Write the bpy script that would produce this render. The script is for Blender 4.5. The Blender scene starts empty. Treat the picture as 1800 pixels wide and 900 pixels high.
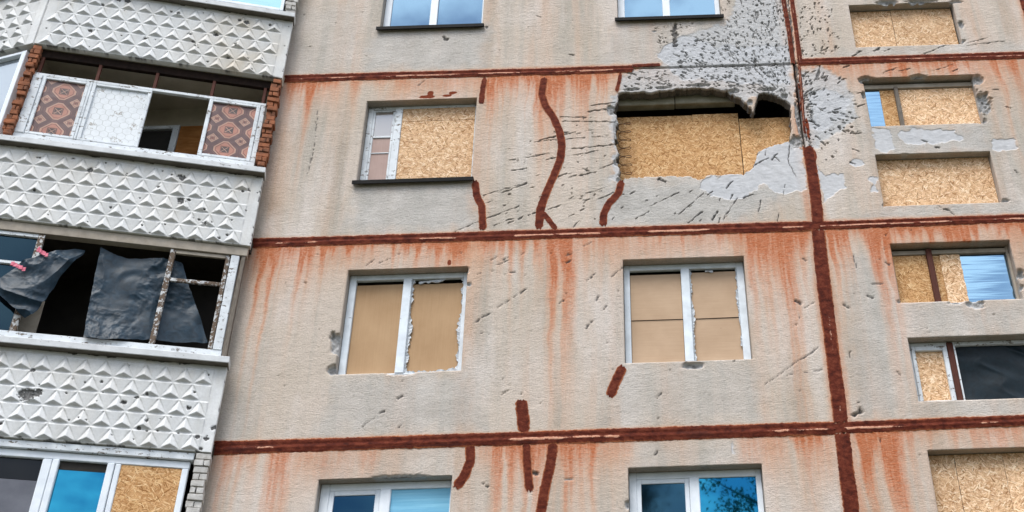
import bpy, bmesh, math, random
import numpy as np
from mathutils import Vector, Matrix

rad = math.radians
random.seed(7)
RNG = np.random.default_rng(11)
SC = bpy.context.scene
COL = SC.collection

# ---------------------------------------------------------------- camera
CAM = np.array([0.0, -12.36, 1.6])
TH, ROLL, FPX, CX, CY = 0.5959, -0.0326, 2100.0, 1126.7, 450.0
_f = np.array([0, math.cos(TH), math.sin(TH)])
_r = np.array([1.0, 0, 0]); _u = np.cross(_r, _f)
RT = math.cos(ROLL) * _r + math.sin(ROLL) * _u
UP = -math.sin(ROLL) * _r + math.cos(ROLL) * _u
cd = bpy.data.cameras.new('camera')
cam = bpy.data.objects.new('camera', cd); COL.objects.link(cam)
M = Matrix.Identity(4)
for i in range(3):
    M[i][0], M[i][1], M[i][2], M[i][3] = RT[i], UP[i], -_f[i], CAM[i]
cam.matrix_world = M
cd.sensor_width = 36.0; cd.sensor_fit = 'HORIZONTAL'
cd.lens = 36.0 * FPX / 1800.0
cd.shift_x = -(CX - 900.0) / 1800.0
cd.shift_y = 0.0
cd.clip_end = 2000.0
SC.camera = cam

# ---------------------------------------------------------------- sky, sun, exposure
SUN_EL, SUN_AZ = 60.0, 205.0          # azimuth measured from +Y towards +X
w = bpy.data.worlds.new('World'); SC.world = w; w.use_nodes = True
nt = w.node_tree; nt.nodes.clear()
o_ = nt.nodes.new('ShaderNodeOutputWorld'); bg = nt.nodes.new('ShaderNodeBackground')
sky = nt.nodes.new('ShaderNodeTexSky'); sky.sky_type = 'NISHITA'; sky.sun_disc = False
sky.sun_elevation = rad(SUN_EL); sky.sun_rotation = rad(SUN_AZ); sky.dust_density = 0.6; sky.ozone_density = 2.0
tc = nt.nodes.new('ShaderNodeTexCoord'); mp = nt.nodes.new('ShaderNodeMapping'); mp.inputs['Scale'].default_value = (1, 1, 1.7)
ns = nt.nodes.new('ShaderNodeTexNoise'); ns.inputs['Scale'].default_value = 7.5; ns.inputs['Detail'].default_value = 7; ns.inputs['Roughness'].default_value = .55
rp = nt.nodes.new('ShaderNodeValToRGB'); rp.color_ramp.elements[0].position = .42; rp.color_ramp.elements[1].position = .60
mx = nt.nodes.new('ShaderNodeMix'); mx.data_type = 'RGBA'; mx.inputs['B'].default_value = (12.5, 12.8, 13.3, 1)
L = nt.links.new
L(tc.outputs['Generated'], mp.inputs['Vector']); L(mp.outputs['Vector'], ns.inputs['Vector']); L(ns.outputs['Fac'], rp.inputs['Fac'])
L(rp.outputs['Color'], mx.inputs['Factor']); L(sky.outputs['Color'], mx.inputs['A'])
# overcast skies are brighter overhead than near the horizon
sx = nt.nodes.new('ShaderNodeSeparateXYZ'); L(tc.outputs['Generated'], sx.inputs[0])
mr = nt.nodes.new('ShaderNodeMapRange'); mr.inputs['From Min'].default_value = 0.0; mr.inputs['From Max'].default_value = 0.9; mr.inputs['To Min'].default_value = 0.22; mr.inputs['To Max'].default_value = 1.25
L(sx.outputs['Z'], mr.inputs['Value'])
vm = nt.nodes.new('ShaderNodeVectorMath'); vm.operation = 'SCALE'; L(mx.outputs['Result'], vm.inputs[0]); L(mr.outputs[0], vm.inputs['Scale'])
L(vm.outputs[0], bg.inputs['Color'])
bg.inputs['Strength'].default_value = 0.11; L(bg.outputs['Background'], o_.inputs['Surface'])
sd = bpy.data.lights.new('sun', 'SUN'); sd.energy = 1.5; sd.angle = rad(30); sd.color = (1.0, .96, .9)
so = bpy.data.objects.new('sun', sd); COL.objects.link(so)
sv = Vector((math.sin(rad(SUN_AZ)) * math.cos(rad(SUN_EL)), math.cos(rad(SUN_AZ)) * math.cos(rad(SUN_EL)), math.sin(rad(SUN_EL))))
so.rotation_euler = sv.to_track_quat('Z', 'Y').to_euler(); so.location = (0, -20, 30)
SC.view_settings.view_transform = 'Standard'; SC.view_settings.look = 'None'; SC.view_settings.gamma = 1
SC.view_settings.exposure = 1.2
try: SC.view_settings.use_curve_mapping = False
except Exception: pass
SC.cycles.max_bounces = 6

# ---------------------------------------------------------------- measuring helpers
def ray(p):
    return (p[0] - CX) * RT - (p[1] - CY) * UP + FPX * _f
def U(px, py, depth=0.0):
    """point of the facade plane (depth metres behind it) seen at a photo pixel -> X, Z"""
    d = ray((px, py)); q = CAM + d * ((depth - CAM[1]) / d[1]); return float(q[0]), float(q[2])
ANG = rad(15.1)
B0 = np.array([-4.86, -0.2, 0.0]); BD = np.array([-math.cos(ANG), -math.sin(ANG), 0]); BN = np.array([math.sin(ANG), -math.cos(ANG), 0])
def BU(px, py, out=0.0):
    d = ray((px, py)); o = B0 + BN * out; t = ((o - CAM) @ BN) / (d @ BN); q = CAM + d * t
    return float((q - o) @ BD), float(q[2])
BW = 3.18
V0 = B0 + BD * BW
B1D = np.array([-math.cos(ANG), math.sin(ANG), 0]); B1N = np.array([-math.sin(ANG), -math.cos(ANG), 0])
class Frm:
    """local frame: s along, o outwards, z up"""
    def __init__(s, org, d, n): s.o, s.d, s.n = np.array(org, float), np.array(d, float), np.array(n, float)
    def __call__(s, a, o, z):
        a, o, z = np.asarray(a, float), np.asarray(o, float), np.asarray(z, float)
        a, o, z = np.broadcast_arrays(a, o, z)
        return s.o + a[..., None] * s.d + o[..., None] * s.n + z[..., None] * np.array([0, 0, 1.0])
FAC = Frm((0, 0, 0), (1, 0, 0), (0, -1, 0))
BAL = Frm(B0, BD, BN)
BAL2 = Frm(V0, B1D, B1N)

_tab = np.random.default_rng(3).random((256, 256))
def vn(x, y, sd=0):
    x = np.asarray(x, float) + sd * 17.13; y = np.asarray(y, float) + sd * 9.71
    ix = np.floor(x).astype(int); iy = np.floor(y).astype(int); fx = x - ix; fy = y - iy
    fx = fx * fx * (3 - 2 * fx); fy = fy * fy * (3 - 2 * fy)
    g = lambda a, b: _tab[a & 255, b & 255]
    return (g(ix, iy) * (1 - fx) + g(ix + 1, iy) * fx) * (1 - fy) + (g(ix, iy + 1) * (1 - fx) + g(ix + 1, iy + 1) * fx) * fy
def fbm(x, y, sd=0, oc=4):
    t = 0; a = .5; n = 0
    for k in range(oc):
        t = t + a * vn(x * 2 ** k, y * 2 ** k, sd + k * 5); n += a; a *= .55
    return t / n
def sst(a, b, x): t = np.clip((x - a) / (b - a), 0, 1); return t * t * (3 - 2 * t)

# ---------------------------------------------------------------- mesh helpers
def mkmesh(name, V, F, mat=None, parent=None, attrs=None, smooth=False, F3=None, recentre=True):
    """V (n,3); F (m,4) quads (and F3 triangles) or list of lists"""
    V = np.asarray(V, float)
    me = bpy.data.meshes.new(name)
    c = np.zeros(3)
    if recentre and len(V):
        c = (V.min(0) + V.max(0)) / 2
        V = V - c
    if isinstance(F, np.ndarray):
        nq = len(F); k = F.shape[1]
        me.vertices.add(len(V)); me.vertices.foreach_set('co', V.astype(np.float32).ravel())
        me.loops.add(nq * k); me.loops.foreach_set('vertex_index', F.astype(np.int32).ravel())
        me.polygons.add(nq); me.polygons.foreach_set('loop_start', np.arange(0, nq * k, k, dtype=np.int32))
        me.update(calc_edges=True); me.validate()
    else:
        me.from_pydata([tuple(v) for v in V], [], F); me.update()
    if attrs:
        for an, arr in attrs.items():
            a = me.attributes.new(an, 'FLOAT_COLOR', 'POINT')
            b = np.ones((len(V), 4), np.float32); b[:, :arr.shape[1]] = arr; a.data.foreach_set('color', b.ravel())
    if smooth: me.polygons.foreach_set('use_smooth', np.ones(len(me.polygons), bool))
    if mat: me.materials.append(mat)
    ob = bpy.data.objects.new(name, me); COL.objects.link(ob); ob.location = c
    if parent:
        ob.parent = parent
        p = parent; off = Vector((0, 0, 0))
        while p: off += p.location; p = p.parent
        ob.location = Vector(c) - off
    return ob
def tag(o, label=None, cat=None, group=None, kind=None):
    if label: o['label'] = label
    if cat: o['category'] = cat
    if group: o['group'] = group
    if kind: o['kind'] = kind
    return o
class MB:
    """collects bevelled boxes in a local frame; build() links them as one mesh"""
    def __init__(s, fr=FAC): s.bm = bmesh.new(); s.fr = fr
    def hexa(s, pts, bev=0.0):
        vs = [s.bm.verts.new(tuple(p)) for p in pts]
        fs = [(0, 1, 2, 3), (7, 6, 5, 4), (0, 4, 5, 1), (1, 5, 6, 2), (2, 6, 7, 3), (3, 7, 4, 0)]
        nf = [s.bm.faces.new([vs[i] for i in f]) for f in fs]
        bmesh.ops.recalc_face_normals(s.bm, faces=nf)
        if bev:
            es = list({e for f in nf for e in f.edges})
            bmesh.ops.bevel(s.bm, geom=es, offset=bev, segments=1, affect='EDGES')
    def box(s, a0, a1, o0, o1, z0, z1, bev=0.004, jit=0.0, taper=None):
        P = []
        for o in (o0, o1):
            for a, z in ((a0, z0), (a1, z0), (a1, z1), (a0, z1)):
                j = (random.uniform(-jit, jit) if jit else 0, random.uniform(-jit, jit) if jit else 0, random.uniform(-jit, jit) if jit else 0)
                P.append(s.fr(a + j[0], o + j[1], z + j[2]))
        s.hexa(P, bev)
    def build(s, name, mat, parent=None):
        V = np.array([v.co[:] for v in s.bm.verts]); s.bm.verts.index_update()
        F = [[v.index for v in f.verts] for f in s.bm.faces]; s.bm.free()
        return mkmesh(name, V, F, mat, parent)
def gridfaces(nx, nz):
    i = np.arange(nx - 1)[:, None]; j = np.arange(nz - 1)[None, :]
    a = i * nz + j
    return np.stack([a, a + nz, a + nz + 1, a + 1], -1).reshape(-1, 4)
def seg_dist(X, Z, p, q):
    dx, dz = q[0] - p[0], q[1] - p[1]; l2 = dx * dx + dz * dz + 1e-12
    t = np.clip(((X - p[0]) * dx + (Z - p[1]) * dz) / l2, 0, 1)
    return np.hypot(X - p[0] - t * dx, Z - p[1] - t * dz), p[0] + t * dx, p[1] + t * dz
def inside(X, Z, poly):
    r = np.zeros(X.shape, bool); n = len(poly)
    for i in range(n):
        x0, z0 = poly[i]; x1, z1 = poly[(i + 1) % n]
        if z0 == z1: continue
        c = ((z0 > Z) != (z1 > Z)) & (X < (x1 - x0) * (Z - z0) / (z1 - z0) + x0)
        r ^= c
    return r
def sdf(X, Z, poly):
    d = np.full(X.shape, 1e9)
    for i in range(len(poly)):
        d = np.minimum(d, seg_dist(X, Z, poly[i], poly[(i + 1) % len(poly)])[0])
    return np.where(inside(X, Z, poly), d, -d)

# ---------------------------------------------------------------- materials
def newmat(name, rough=.8, spec=.3):
    m = bpy.data.materials.new(name); m.use_nodes = True
    n = m.node_tree.nodes; b = n['Principled BSDF']
    b.inputs['Roughness'].default_value = rough; b.inputs['Specular IOR Level'].default_value = spec
    return m, m.node_tree, b
class NT:
    def __init__(s, nt): s.t = nt; s.L = nt.links.new
    def n(s, ty, **kw):
        nd = s.t.nodes.new(ty)
        for k, v in kw.items(): setattr(nd, k, v)
        return nd
    def pos(s, rnd=False):
        if not rnd: return s.n('ShaderNodeNewGeometry').outputs['Position']
        oi = s.n('ShaderNodeObjectInfo'); g = s.n('ShaderNodeNewGeometry')
        v = s.n('ShaderNodeVectorMath', operation='MULTIPLY_ADD')
        cb = s.n('ShaderNodeCombineXYZ'); 
        for i in range(3): s.L(oi.outputs['Random'], cb.inputs[i])
        s.L(cb.outputs[0], v.inputs[0]); v.inputs[1].default_value = (37., 0., 53.); s.L(g.outputs['Position'], v.inputs[2]); return v.outputs[0]
    def map(s, v, scale=(1, 1, 1), rot=(0, 0, 0), loc=(0, 0, 0)):
        m = s.n('ShaderNodeMapping'); m.inputs['Scale'].default_value = scale; m.inputs['Rotation'].default_value = rot; m.inputs['Location'].default_value = loc
        s.L(v, m.inputs['Vector']); return m.outputs[0]
    def noise(s, v, sc=5, det=4, ro=.55, dist=0):
        m = s.n('ShaderNodeTexNoise'); m.inputs['Scale'].default_value = sc; m.inputs['Detail'].default_value = det; m.inputs['Roughness'].default_value = ro; m.inputs['Distortion'].default_value = dist
        s.L(v, m.inputs['Vector']); return m.outputs['Fac']
    def ramp(s, f, stops):
        m = s.n('ShaderNodeValToRGB'); cr = m.color_ramp
        while len(cr.elements) < len(stops): cr.elements.new(.5)
        for e, (p, c) in zip(cr.elements, stops):
            e.position = p; e.color = tuple(c) + (1,) if hasattr(c, '__len__') else (c, c, c, 1)
        s.L(f, m.inputs['Fac']); return m.outputs['Color']
    def mix(s, f, a, b, mode='MIX'):
        m = s.n('ShaderNodeMix', data_type='RGBA', blend_type=mode)
        for k, v in (('Factor', f), ('A', a), ('B', b)):
            if isinstance(v, (int, float)): m.inputs[k].default_value = v if k == 'Factor' else (v, v, v, 1)
            elif isinstance(v, tuple): m.inputs[k].default_value = v + (1,)
            else: s.L(v, m.inputs[k])
        return m.outputs['Result']
    def math(s, op, a, b=0., c=None, clamp=False):
        m = s.n('ShaderNodeMath', operation=op, use_clamp=clamp)
        for i, v in enumerate((a, b) if c is None else (a, b, c)):
            if isinstance(v, (int, float)): m.inputs[i].default_value = v
            else: s.L(v, m.inputs[i])
        return m.outputs[0]
    def attr(s, name):
        a = s.n('ShaderNodeAttribute', attribute_name=name); sp = s.n('ShaderNodeSeparateColor'); s.L(a.outputs['Color'], sp.inputs[0]); return a.outputs['Color'], sp.outputs
    def bump(s, h, b, st=.5, d=.01):
        m = s.n('ShaderNodeBump'); m.inputs['Strength'].default_value = st; m.inputs['Distance'].default_value = d; s.L(h, m.inputs['Height']); s.L(m.outputs[0], b.inputs['Normal'])

MAT = {}
def m_wall():
    m, t, b = newmat('stucco_wall', .95, .03); N = NT(t); p = N.pos()
    _, (rust, bare, dark) = N.attr('A1')[0], N.attr('A1')[1][:3]
    _, (grey, fill, paint) = N.attr('A2')[0], N.attr('A2')[1][:3]
    big = N.noise(p, 0.9, 4)
    base = N.ramp(big, [(.25, (.515, .44, .36)), (.5, (.575, .495, .42)), (.75, (.62, .53, .46))])
    st = N.noise(N.map(p, (2.6, 1, .16)), 1.0, 4, .6)
    base = N.mix(N.math('MULTIPLY', N.ramp(st, [(.48, 0.), (.66, 1.)]), .42), base, (.56, .32, .19))
    st2 = N.noise(N.map(p, (3.5, 1, .3), loc=(9, 0, 4)), 1.0, 5, .6)
    base = N.mix(N.math('MULTIPLY', N.ramp(st2, [(.47, 0.), (.66, 1.)]), .62), base, (.36, .345, .30))
    st3 = N.noise(N.map(p, (1.7, 1, .5), loc=(3, 0, 14)), 1.0, 4, .6)
    base = N.mix(N.math('MULTIPLY', N.ramp(st3, [(.5, 0.), (.66, 1.)]), .7), base, (.66, .60, .55))
    base = N.mix(grey, base, N.ramp(N.noise(p, 3, 5), [(.3, (.41, .39, .36)), (.7, (.57, .545, .51))]))
    # crinkled render: fine crust pattern
    cr = N.noise(N.map(p, (24, 24, 62)), 1.0, 6, .75, .8)
    fine = N.noise(p, 62, 5, .75)
    crk = N.ramp(cr, [(.34, 0.), (.46, 1.)])
    base = N.mix(N.math('MULTIPLY', N.math('SUBTRACT', 1., crk), .55), base, N.mix(1., base, (.58, .54, .5), 'MULTIPLY'))
    base = N.mix(N.math('MULTIPLY', N.ramp(fine, [(.38, 0.), (.62, 1.)]), 1.), N.mix(1., base, .88, 'MULTIPLY'), N.mix(1., base, 1.09, 'MULTIPLY'))
    # smooth pale filler and bare concrete
    fn = N.noise(p, 9, 6, .65)
    filler = N.ramp(fn, [(.3, (.43, .435, .445)), (.7, (.55, .555, .57))])
    bc = N.noise(p, 28, 8, .72)
    conc = N.ramp(bc, [(.25, (.26, .255, .25)), (.42, (.43, .425, .42)), (.7, (.55, .545, .54))])
    fm = N.ramp(N.math('ADD', fill, N.math('MULTIPLY', N.math('SUBTRACT', fn, .5), 1.3)), [(.34, 0.), (.68, .92)])
    bm = N.ramp(N.math('ADD', bare, N.math('MULTIPLY', N.math('SUBTRACT', bc, .5), 1.5)), [(.25, 0.), (.75, 1.)])
    # rust
    rs = N.noise(N.map(p, (22, 1, 1.6)), 1.0, 5, .6)
    rf = N.noise(p, 30, 5, .7)
    rm = N.math('MULTIPLY', rust, N.ramp(N.math('ADD', N.math('MULTIPLY', rs, .6), N.math('MULTIPLY', rf, .4)), [(.3, .6), (.55, 1.15)]), clamp=True)
    rm = N.math('MULTIPLY', rm, N.ramp(cr, [(.3, .7), (.6, 1.)]))
    rc = N.ramp(rm, [(.0, (.63, .43, .30)), (.4, (.60, .30, .165)), (.75, (.54, .185, .075)), (1., (.42, .115, .042))])
    base = N.mix(bm, base, conc)
    base = N.mix(fm, base, filler)
    base = N.mix(rm, base, rc)
    base = N.mix(N.ramp(N.math('ADD', paint, N.math('MULTIPLY', N.math('SUBTRACT', rf, .5), .8)), [(.4, 0.), (.55, 1.)]), base, (.20, .050, .026))
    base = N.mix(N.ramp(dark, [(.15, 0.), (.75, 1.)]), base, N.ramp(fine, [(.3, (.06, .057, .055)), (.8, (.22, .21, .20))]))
    t.links.new(base, b.inputs['Base Color'])
    h = N.math('ADD', N.math('MULTIPLY', cr, 1.0), N.math('MULTIPLY', fine, .25))
    h = N.mix(N.math('MAXIMUM', fm, 0.), h, N.math('MULTIPLY', fn, .5))
    h = N.mix(bm, h, N.math('MULTIPLY', bc, 1.0))
    N.bump(h, b, .9, .016); return m
def m_mastic():
    m, t, b = newmat('red_brown_mastic', .8, .06); N = NT(t); p = N.pos()
    c, (worn, dk, eg) = N.attr('A1')[0], N.attr('A1')[1][:3]
    n = N.noise(N.map(p, (9, 9, 14)), 1., 6, .7); n2 = N.noise(p, 45, 5, .7)
    col = N.ramp(n, [(.34, (.045, .011, .008)), (.5, (.108, .023, .013)), (.68, (.18, .048, .026))])
    col = N.mix(N.ramp(N.math('ADD', dk, N.math('SUBTRACT', n2, .5)), [(.4, 0.), (.8, .8)]), col, (.055, .017, .013))
    col = N.mix(N.ramp(N.math('ADD', eg, N.math('SUBTRACT', n2, .5)), [(.45, 0.), (.8, .8)]), col, (.40, .14, .06))
    wm = N.ramp(N.math('ADD', worn, N.math('MULTIPLY', N.math('SUBTRACT', n2, .5), .9)), [(.45, 0.), (.62, 1.)])
    col = N.mix(wm, col, N.ramp(n2, [(.3, (.38, .15, .085)), (.7, (.58, .34, .24))]))
    t.links.new(col, b.inputs['Base Color']); N.bump(N.math('ADD', n, n2), b, .6, .01); return m
def m_osb(name='osb', light=1.0, dkn=0.0):
    m, t, b = newmat(name, .85, .06); N = NT(t); p = N.pos(True)
    wp = N.noise(p, 3, 2)
    best = None; bc = None
    for k, (ang, sx, sz) in enumerate(((.2, 16, 100), (1.25, 18, 90), (2.1, 15, 86), (-.45, 20, 112), (.8, 17, 80), (2.75, 16, 95))):
        v = N.map(p, (1, 1, 1), (0, ang, 0), (k * 3.1, 0, k * 1.7)); v = N.map(v, (sx, 0, sz))
        vo = N.n('ShaderNodeTexVoronoi'); vo.inputs['Scale'].default_value = 1.0; vo.inputs['Randomness'].default_value = 1
        N.L(v, vo.inputs['Vector']); sp = N.n('ShaderNodeSeparateColor'); N.L(vo.outputs['Color'], sp.inputs[0])
        hgt = N.math('SUBTRACT', sp.outputs[0], N.math('MULTIPLY', vo.outputs['Distance'], .35))
        if best is None: best, bc = hgt, sp.outputs[1]
        else:
            g = N.math('GREATER_THAN', hgt, best); bc = N.mix(g, bc, sp.outputs[1]); best = N.math('MAXIMUM', hgt, best)
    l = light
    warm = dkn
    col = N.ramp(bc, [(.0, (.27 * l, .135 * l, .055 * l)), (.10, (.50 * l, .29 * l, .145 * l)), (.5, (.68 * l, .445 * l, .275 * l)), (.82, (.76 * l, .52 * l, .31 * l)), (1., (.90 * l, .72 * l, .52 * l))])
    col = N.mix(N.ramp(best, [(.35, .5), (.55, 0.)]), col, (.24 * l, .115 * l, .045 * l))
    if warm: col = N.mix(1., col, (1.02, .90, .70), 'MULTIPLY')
    kn = N.noise(p, 7, 4, .6)
    col = N.mix(N.ramp(kn, [(.6, 0.), (.8, .45)]), col, (.30, .16, .06))
    oi = N.n('ShaderNodeObjectInfo'); rv = N.math('MULTIPLY_ADD', oi.outputs['Random'], .22, .88); cbx = N.n('ShaderNodeCombineXYZ')
    for q_ in range(3): N.L(rv, cbx.inputs[q_])
    col = N.mix(1., col, cbx.outputs[0], 'MULTIPLY')
    t.links.new(col, b.inputs['Base Color']); N.bump(best, b, .5, .006); return m
def m_sheet(name, c1, c2, sc=(60, 1, 2)):
    m, t, b = newmat(name, .85, .06); N = NT(t); p = N.pos(True)
    a = N.noise(N.map(p, sc), 1, 4, .6); g = N.noise(p, 2.2, 5, .6)
    f = N.math('ADD', N.math('MULTIPLY', a, .35), N.math('MULTIPLY', g, .65))
    col = N.ramp(f, [(.3, c1), (.7, c2)])
    sp = N.noise(p, 38, 3); col = N.mix(N.ramp(sp, [(.72, 0.), (.8, .5)]), col, (.16, .10, .06))
    t.links.new(col, b.inputs['Base Color']); N.bump(a, b, .12, .004); return m
def m_peel(name, paint, wood, amt=.5, sc=(5, 5, 30), rough=.6):
    m, t, b = newmat(name, rough, .12); N = NT(t); p = N.pos()
    n = N.noise(N.map(p, sc), 1, 6, .7); n2 = N.noise(p, 22, 6, .7)
    f = N.math('ADD', N.math('MULTIPLY', n, .5), N.math('MULTIPLY', n2, .5))
    mk = N.ramp(f, [(amt - .02, 1.), (amt + .015, 0.)])
    pc = N.mix(N.ramp(N.noise(p, 6, 5), [(.35, 0.), (.8, 1.)]), paint, tuple(c * .72 for c in paint))
    wc = N.mix(n2, wood, tuple(c * .35 for c in wood))
    t.links.new(N.mix(mk, pc, wc), b.inputs['Base Color']); N.bump(N.math('SUBTRACT', 1., mk), b, .5, .004); return m
def m_noisy(name, c1, c2, sc=12, rough=.8, bump=.3, spec=.08, bd=.008, aniso=(1, 1, 1), metal=0):
    m, t, b = newmat(name, rough, spec); N = NT(t); p = N.pos()
    n = N.noise(N.map(p, aniso), sc, 6, .65)
    t.links.new(N.ramp(n, [(.3, c1), (.7, c2)]), b.inputs['Base Color']); b.inputs['Metallic'].default_value = metal
    if bump: N.bump(n, b, bump, bd)
    return m
def m_lattice():
    m, t, b = newmat('cast_concrete', .9, .05); N = NT(t); p = N.pos()
    _, (dark, dirt, x) = N.attr('A1')[0], N.attr('A1')[1][:3]
    n = N.noise(p, 3, 6, .6); n2 = N.noise(p, 40, 5, .7); s = N.noise(N.map(p, (9, 9, 1.2)), 1, 5, .6)
    col = N.ramp(n, [(.3, (.60, .61, .61)), (.7, (.74, .745, .74))])
    col = N.mix(N.math('MULTIPLY', N.ramp(s, [(.5, 0.), (.75, 1.)]), .35), col, (.50, .48, .43))
    col = N.mix(N.math('MULTIPLY', N.ramp(n2, [(.35, 1.), (.6, 0.)]), .25), col, (.42, .41, .39))
    dm = N.math('MULTIPLY', dirt, N.ramp(n, [(.3, .3), (.7, 1.)]))
    col = N.mix(dm, col, (.46, .36, .22))
    col = N.mix(N.ramp(dark, [(.2, 0.), (.7, 1.)]), col, N.ramp(n2, [(.3, (.06, .058, .056)), (.75, (.27, .265, .26))]))
    t.links.new(col, b.inputs['Base Color']); N.bump(n2, b, .35, .004); return m
def m_vcol(name, rough=.5, spec=.4):
    m, t, b = newmat(name, rough, spec); N = NT(t); c, _ = N.attr('A1'); p = N.pos()
    n = N.noise(p, 14, 5)
    t.links.new(N.mix(N.ramp(n, [(.45, 0.), (.8, .35)]), c, N.mix(1., c, (.6, .6, .6), 'MULTIPLY')), b.inputs['Base Color']); return m
def m_glass(name, tint, refl=.6, body=(.01, .02, .03), rough=.02, wav=0.0):
    m = bpy.data.materials.new(name); m.use_nodes = True; t = m.node_tree; t.nodes.clear(); N = NT(t)
    o = N.n('ShaderNodeOutputMaterial'); g = N.n('ShaderNodeBsdfGlossy'); d = N.n('ShaderNodeBsdfDiffuse'); x = N.n('ShaderNodeMixShader')
    g.inputs['Color'].default_value = tint + (1,); g.inputs['Roughness'].default_value = rough; d.inputs['Color'].default_value = body + (1,)
    x.inputs['Fac'].default_value = refl
    if wav:
        bp = N.n('ShaderNodeBump'); bp.inputs['Strength'].default_value = wav; bp.inputs['Distance'].default_value = .02
        N.L(N.noise(N.map(N.pos(), (.5, 1, 6)), 1.5, 2), bp.inputs['Height']); N.L(bp.outputs[0], g.inputs['Normal'])
    N.L(d.outputs[0], x.inputs[1]); N.L(g.outputs[0], x.inputs[2]); N.L(x.outputs[0], o.inputs['Surface']); return m
def m_tarp(name, c=(.010, .025, .040)):
    m, t, b = newmat(name, .45, .22); N = NT(t); p = N.pos()
    n = N.noise(p, 9, 6, .6, 1.2); t.links.new(N.ramp(n, [(.3, tuple(x * .6 for x in c)), (.7, tuple(x * 1.5 for x in c))]), b.inputs['Base Color'])
    r = N.noise(N.map(p, (3, 3, 2)), 4, 6, .6, 1.5); N.bump(r, b, .05, .04); return m
MAT['wall'] = m_wall(); MAT['mastic'] = m_mastic(); MAT['osb'] = m_osb(); MAT['osb_warm'] = m_osb('osb_warm_dark', .84, 1)  # second chipboard tone is darker and warmer
MAT['fibre'] = m_sheet('hardboard', (.37, .235, .13), (.47, .315, .185)); MAT['card'] = m_sheet('cardboard', (.42, .29, .19), (.53, .38, .26), (3, 1, 90))
MAT['pvc'] = m_noisy('white_pvc', (.66, .71, .76), (.80, .84, .88), 5, .35, .05)
MAT['pvcold'] = m_peel('chipped_white_frame', (.74, .80, .85), (.12, .11, .10), .36)
MAT['peel'] = m_peel('peeling_white_paint', (.70, .735, .76), (.20, .17, .14), .43)
MAT['peelmuch'] = m_peel('bare_wood_with_flaking_paint', (.62, .63, .63), (.17, .12, .085), .52, (12, 12, 12))
MAT['beam'] = m_noisy('dull_beige_paint', (.30, .26, .21), (.42, .37, .31), 8, .7)
MAT['header'] = m_noisy('dark_wood_header', (.010, .007, .006), (.03, .018, .014), 20, .8, .3)
MAT['brownwood'] = m_noisy('brown_painted_wood', (.06, .022, .016), (.11, .042, .03), 20, .6, .3, aniso=(4, 4, .6))
MAT['greywood'] = m_noisy('grey_weathered_wood', (.10, .085, .07), (.22, .19, .16), 20, .8, .4, aniso=(4, 4, .5))
MAT['lattice'] = m_lattice()
MAT['ledge'] = m_peel('ledge_concrete', (.66, .675, .68), (.28, .26, .24), .40, (3, 3, 22), .8)
MAT['soffit'] = m_noisy('shade_toned_soffit', (.10, .09, .075), (.17, .155, .13), 8, .9)  # unpainted grey-brown, darkened to stand in for shade below the ledge
MAT['slab'] = m_noisy('slab_concrete', (.30, .28, .25), (.45, .43, .39), 6, .9)
MAT['ruff'] = m_noisy('broken_concrete', (.13, .125, .12), (.42, .41, .40), 30, .95, .9, bd=.03)
MAT['lintel'] = m_noisy('pale_lintel_plaster', (.24, .22, .165), (.40, .365, .29), 6, .9)
MAT['brick'] = m_noisy('red_brick', (.11, .06, .042), (.40, .15, .075), 9, .9, .5, bd=.012)
MAT['brickw'] = m_noisy('pale_brick', (.36, .34, .31), (.60, .585, .56), 12, .9, .5, bd=.012)
MAT['sill'] = m_noisy('dark_metal_sill', (.005, .005, .005), (.012, .011, .011), 8, .7, 0, .1)
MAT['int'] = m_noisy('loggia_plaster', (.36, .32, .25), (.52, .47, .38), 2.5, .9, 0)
MAT['slabdark'] = m_noisy('unlit_slab', (.035, .03, .025), (.07, .06, .05), 3, .9, 0)  # near-black slab tone stands in for unlit loggias
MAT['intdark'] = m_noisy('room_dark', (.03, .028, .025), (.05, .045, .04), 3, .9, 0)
MAT['door'] = m_noisy('stained_wood', (.22, .085, .02), (.38, .16, .05), 6, .7, 0, aniso=(1, 1, 4))
MAT['glass'] = m_glass('window_glass_clouds', (.13, .21, .29), .85, (.03, .05, .07))
MAT['glassblue'] = m_glass('blue_window_glass', (.035, .30, .46), .85, (.0, .03, .06))
MAT['glassdark'] = m_glass('dark_window_glass', (.035, .10, .15), .7, (.006, .015, .025), .04)
MAT['glasspale'] = m_glass('pale_window_glass', (.20, .33, .45), .85, (.03, .05, .08), .04, .10)
MAT['glassgrey'] = m_glass('dusty_glass', (.55, .58, .60), .30, (.26, .22, .19), .12)
MAT['blind'] = m_noisy('light_blue_blind', (.15, .42, .62), (.30, .62, .80), 4, .6, .2, aniso=(.3, 1, 9))
MAT['tarp'] = m_tarp('dark_plastic_sheet'); MAT['tarpb'] = m_tarp('black_plastic_sheet', (.003, .010, .015))
MAT['tape'] = m_noisy('pink_tape', (.62, .12, .20), (.75, .25, .30), 30, .5, 0)
MAT['foam'] = m_noisy('torn_white_film', (.38, .40, .42), (.70, .73, .76), 45, .7, .4)
MAT['wire'] = m_noisy('rusty_wire', (.04, .02, .015), (.10, .05, .03), 30, .6, 0)
MAT['lino'] = m_vcol('patterned_linoleum', .45); MAT['paper'] = m_vcol('hexagon_wallpaper', .6)
MAT['ground'] = m_noisy('grass_and_dirt', (.03, .038, .018), (.07, .062, .045), .8, .95, 0)
MAT['bark'] = m_noisy('bark', (.05, .04, .03), (.12, .10, .08), 12, .95, .5)
MAT['leaf'] = m_noisy('leaves', (.03, .06, .015), (.08, .12, .035), 2, .6, 0)

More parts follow.
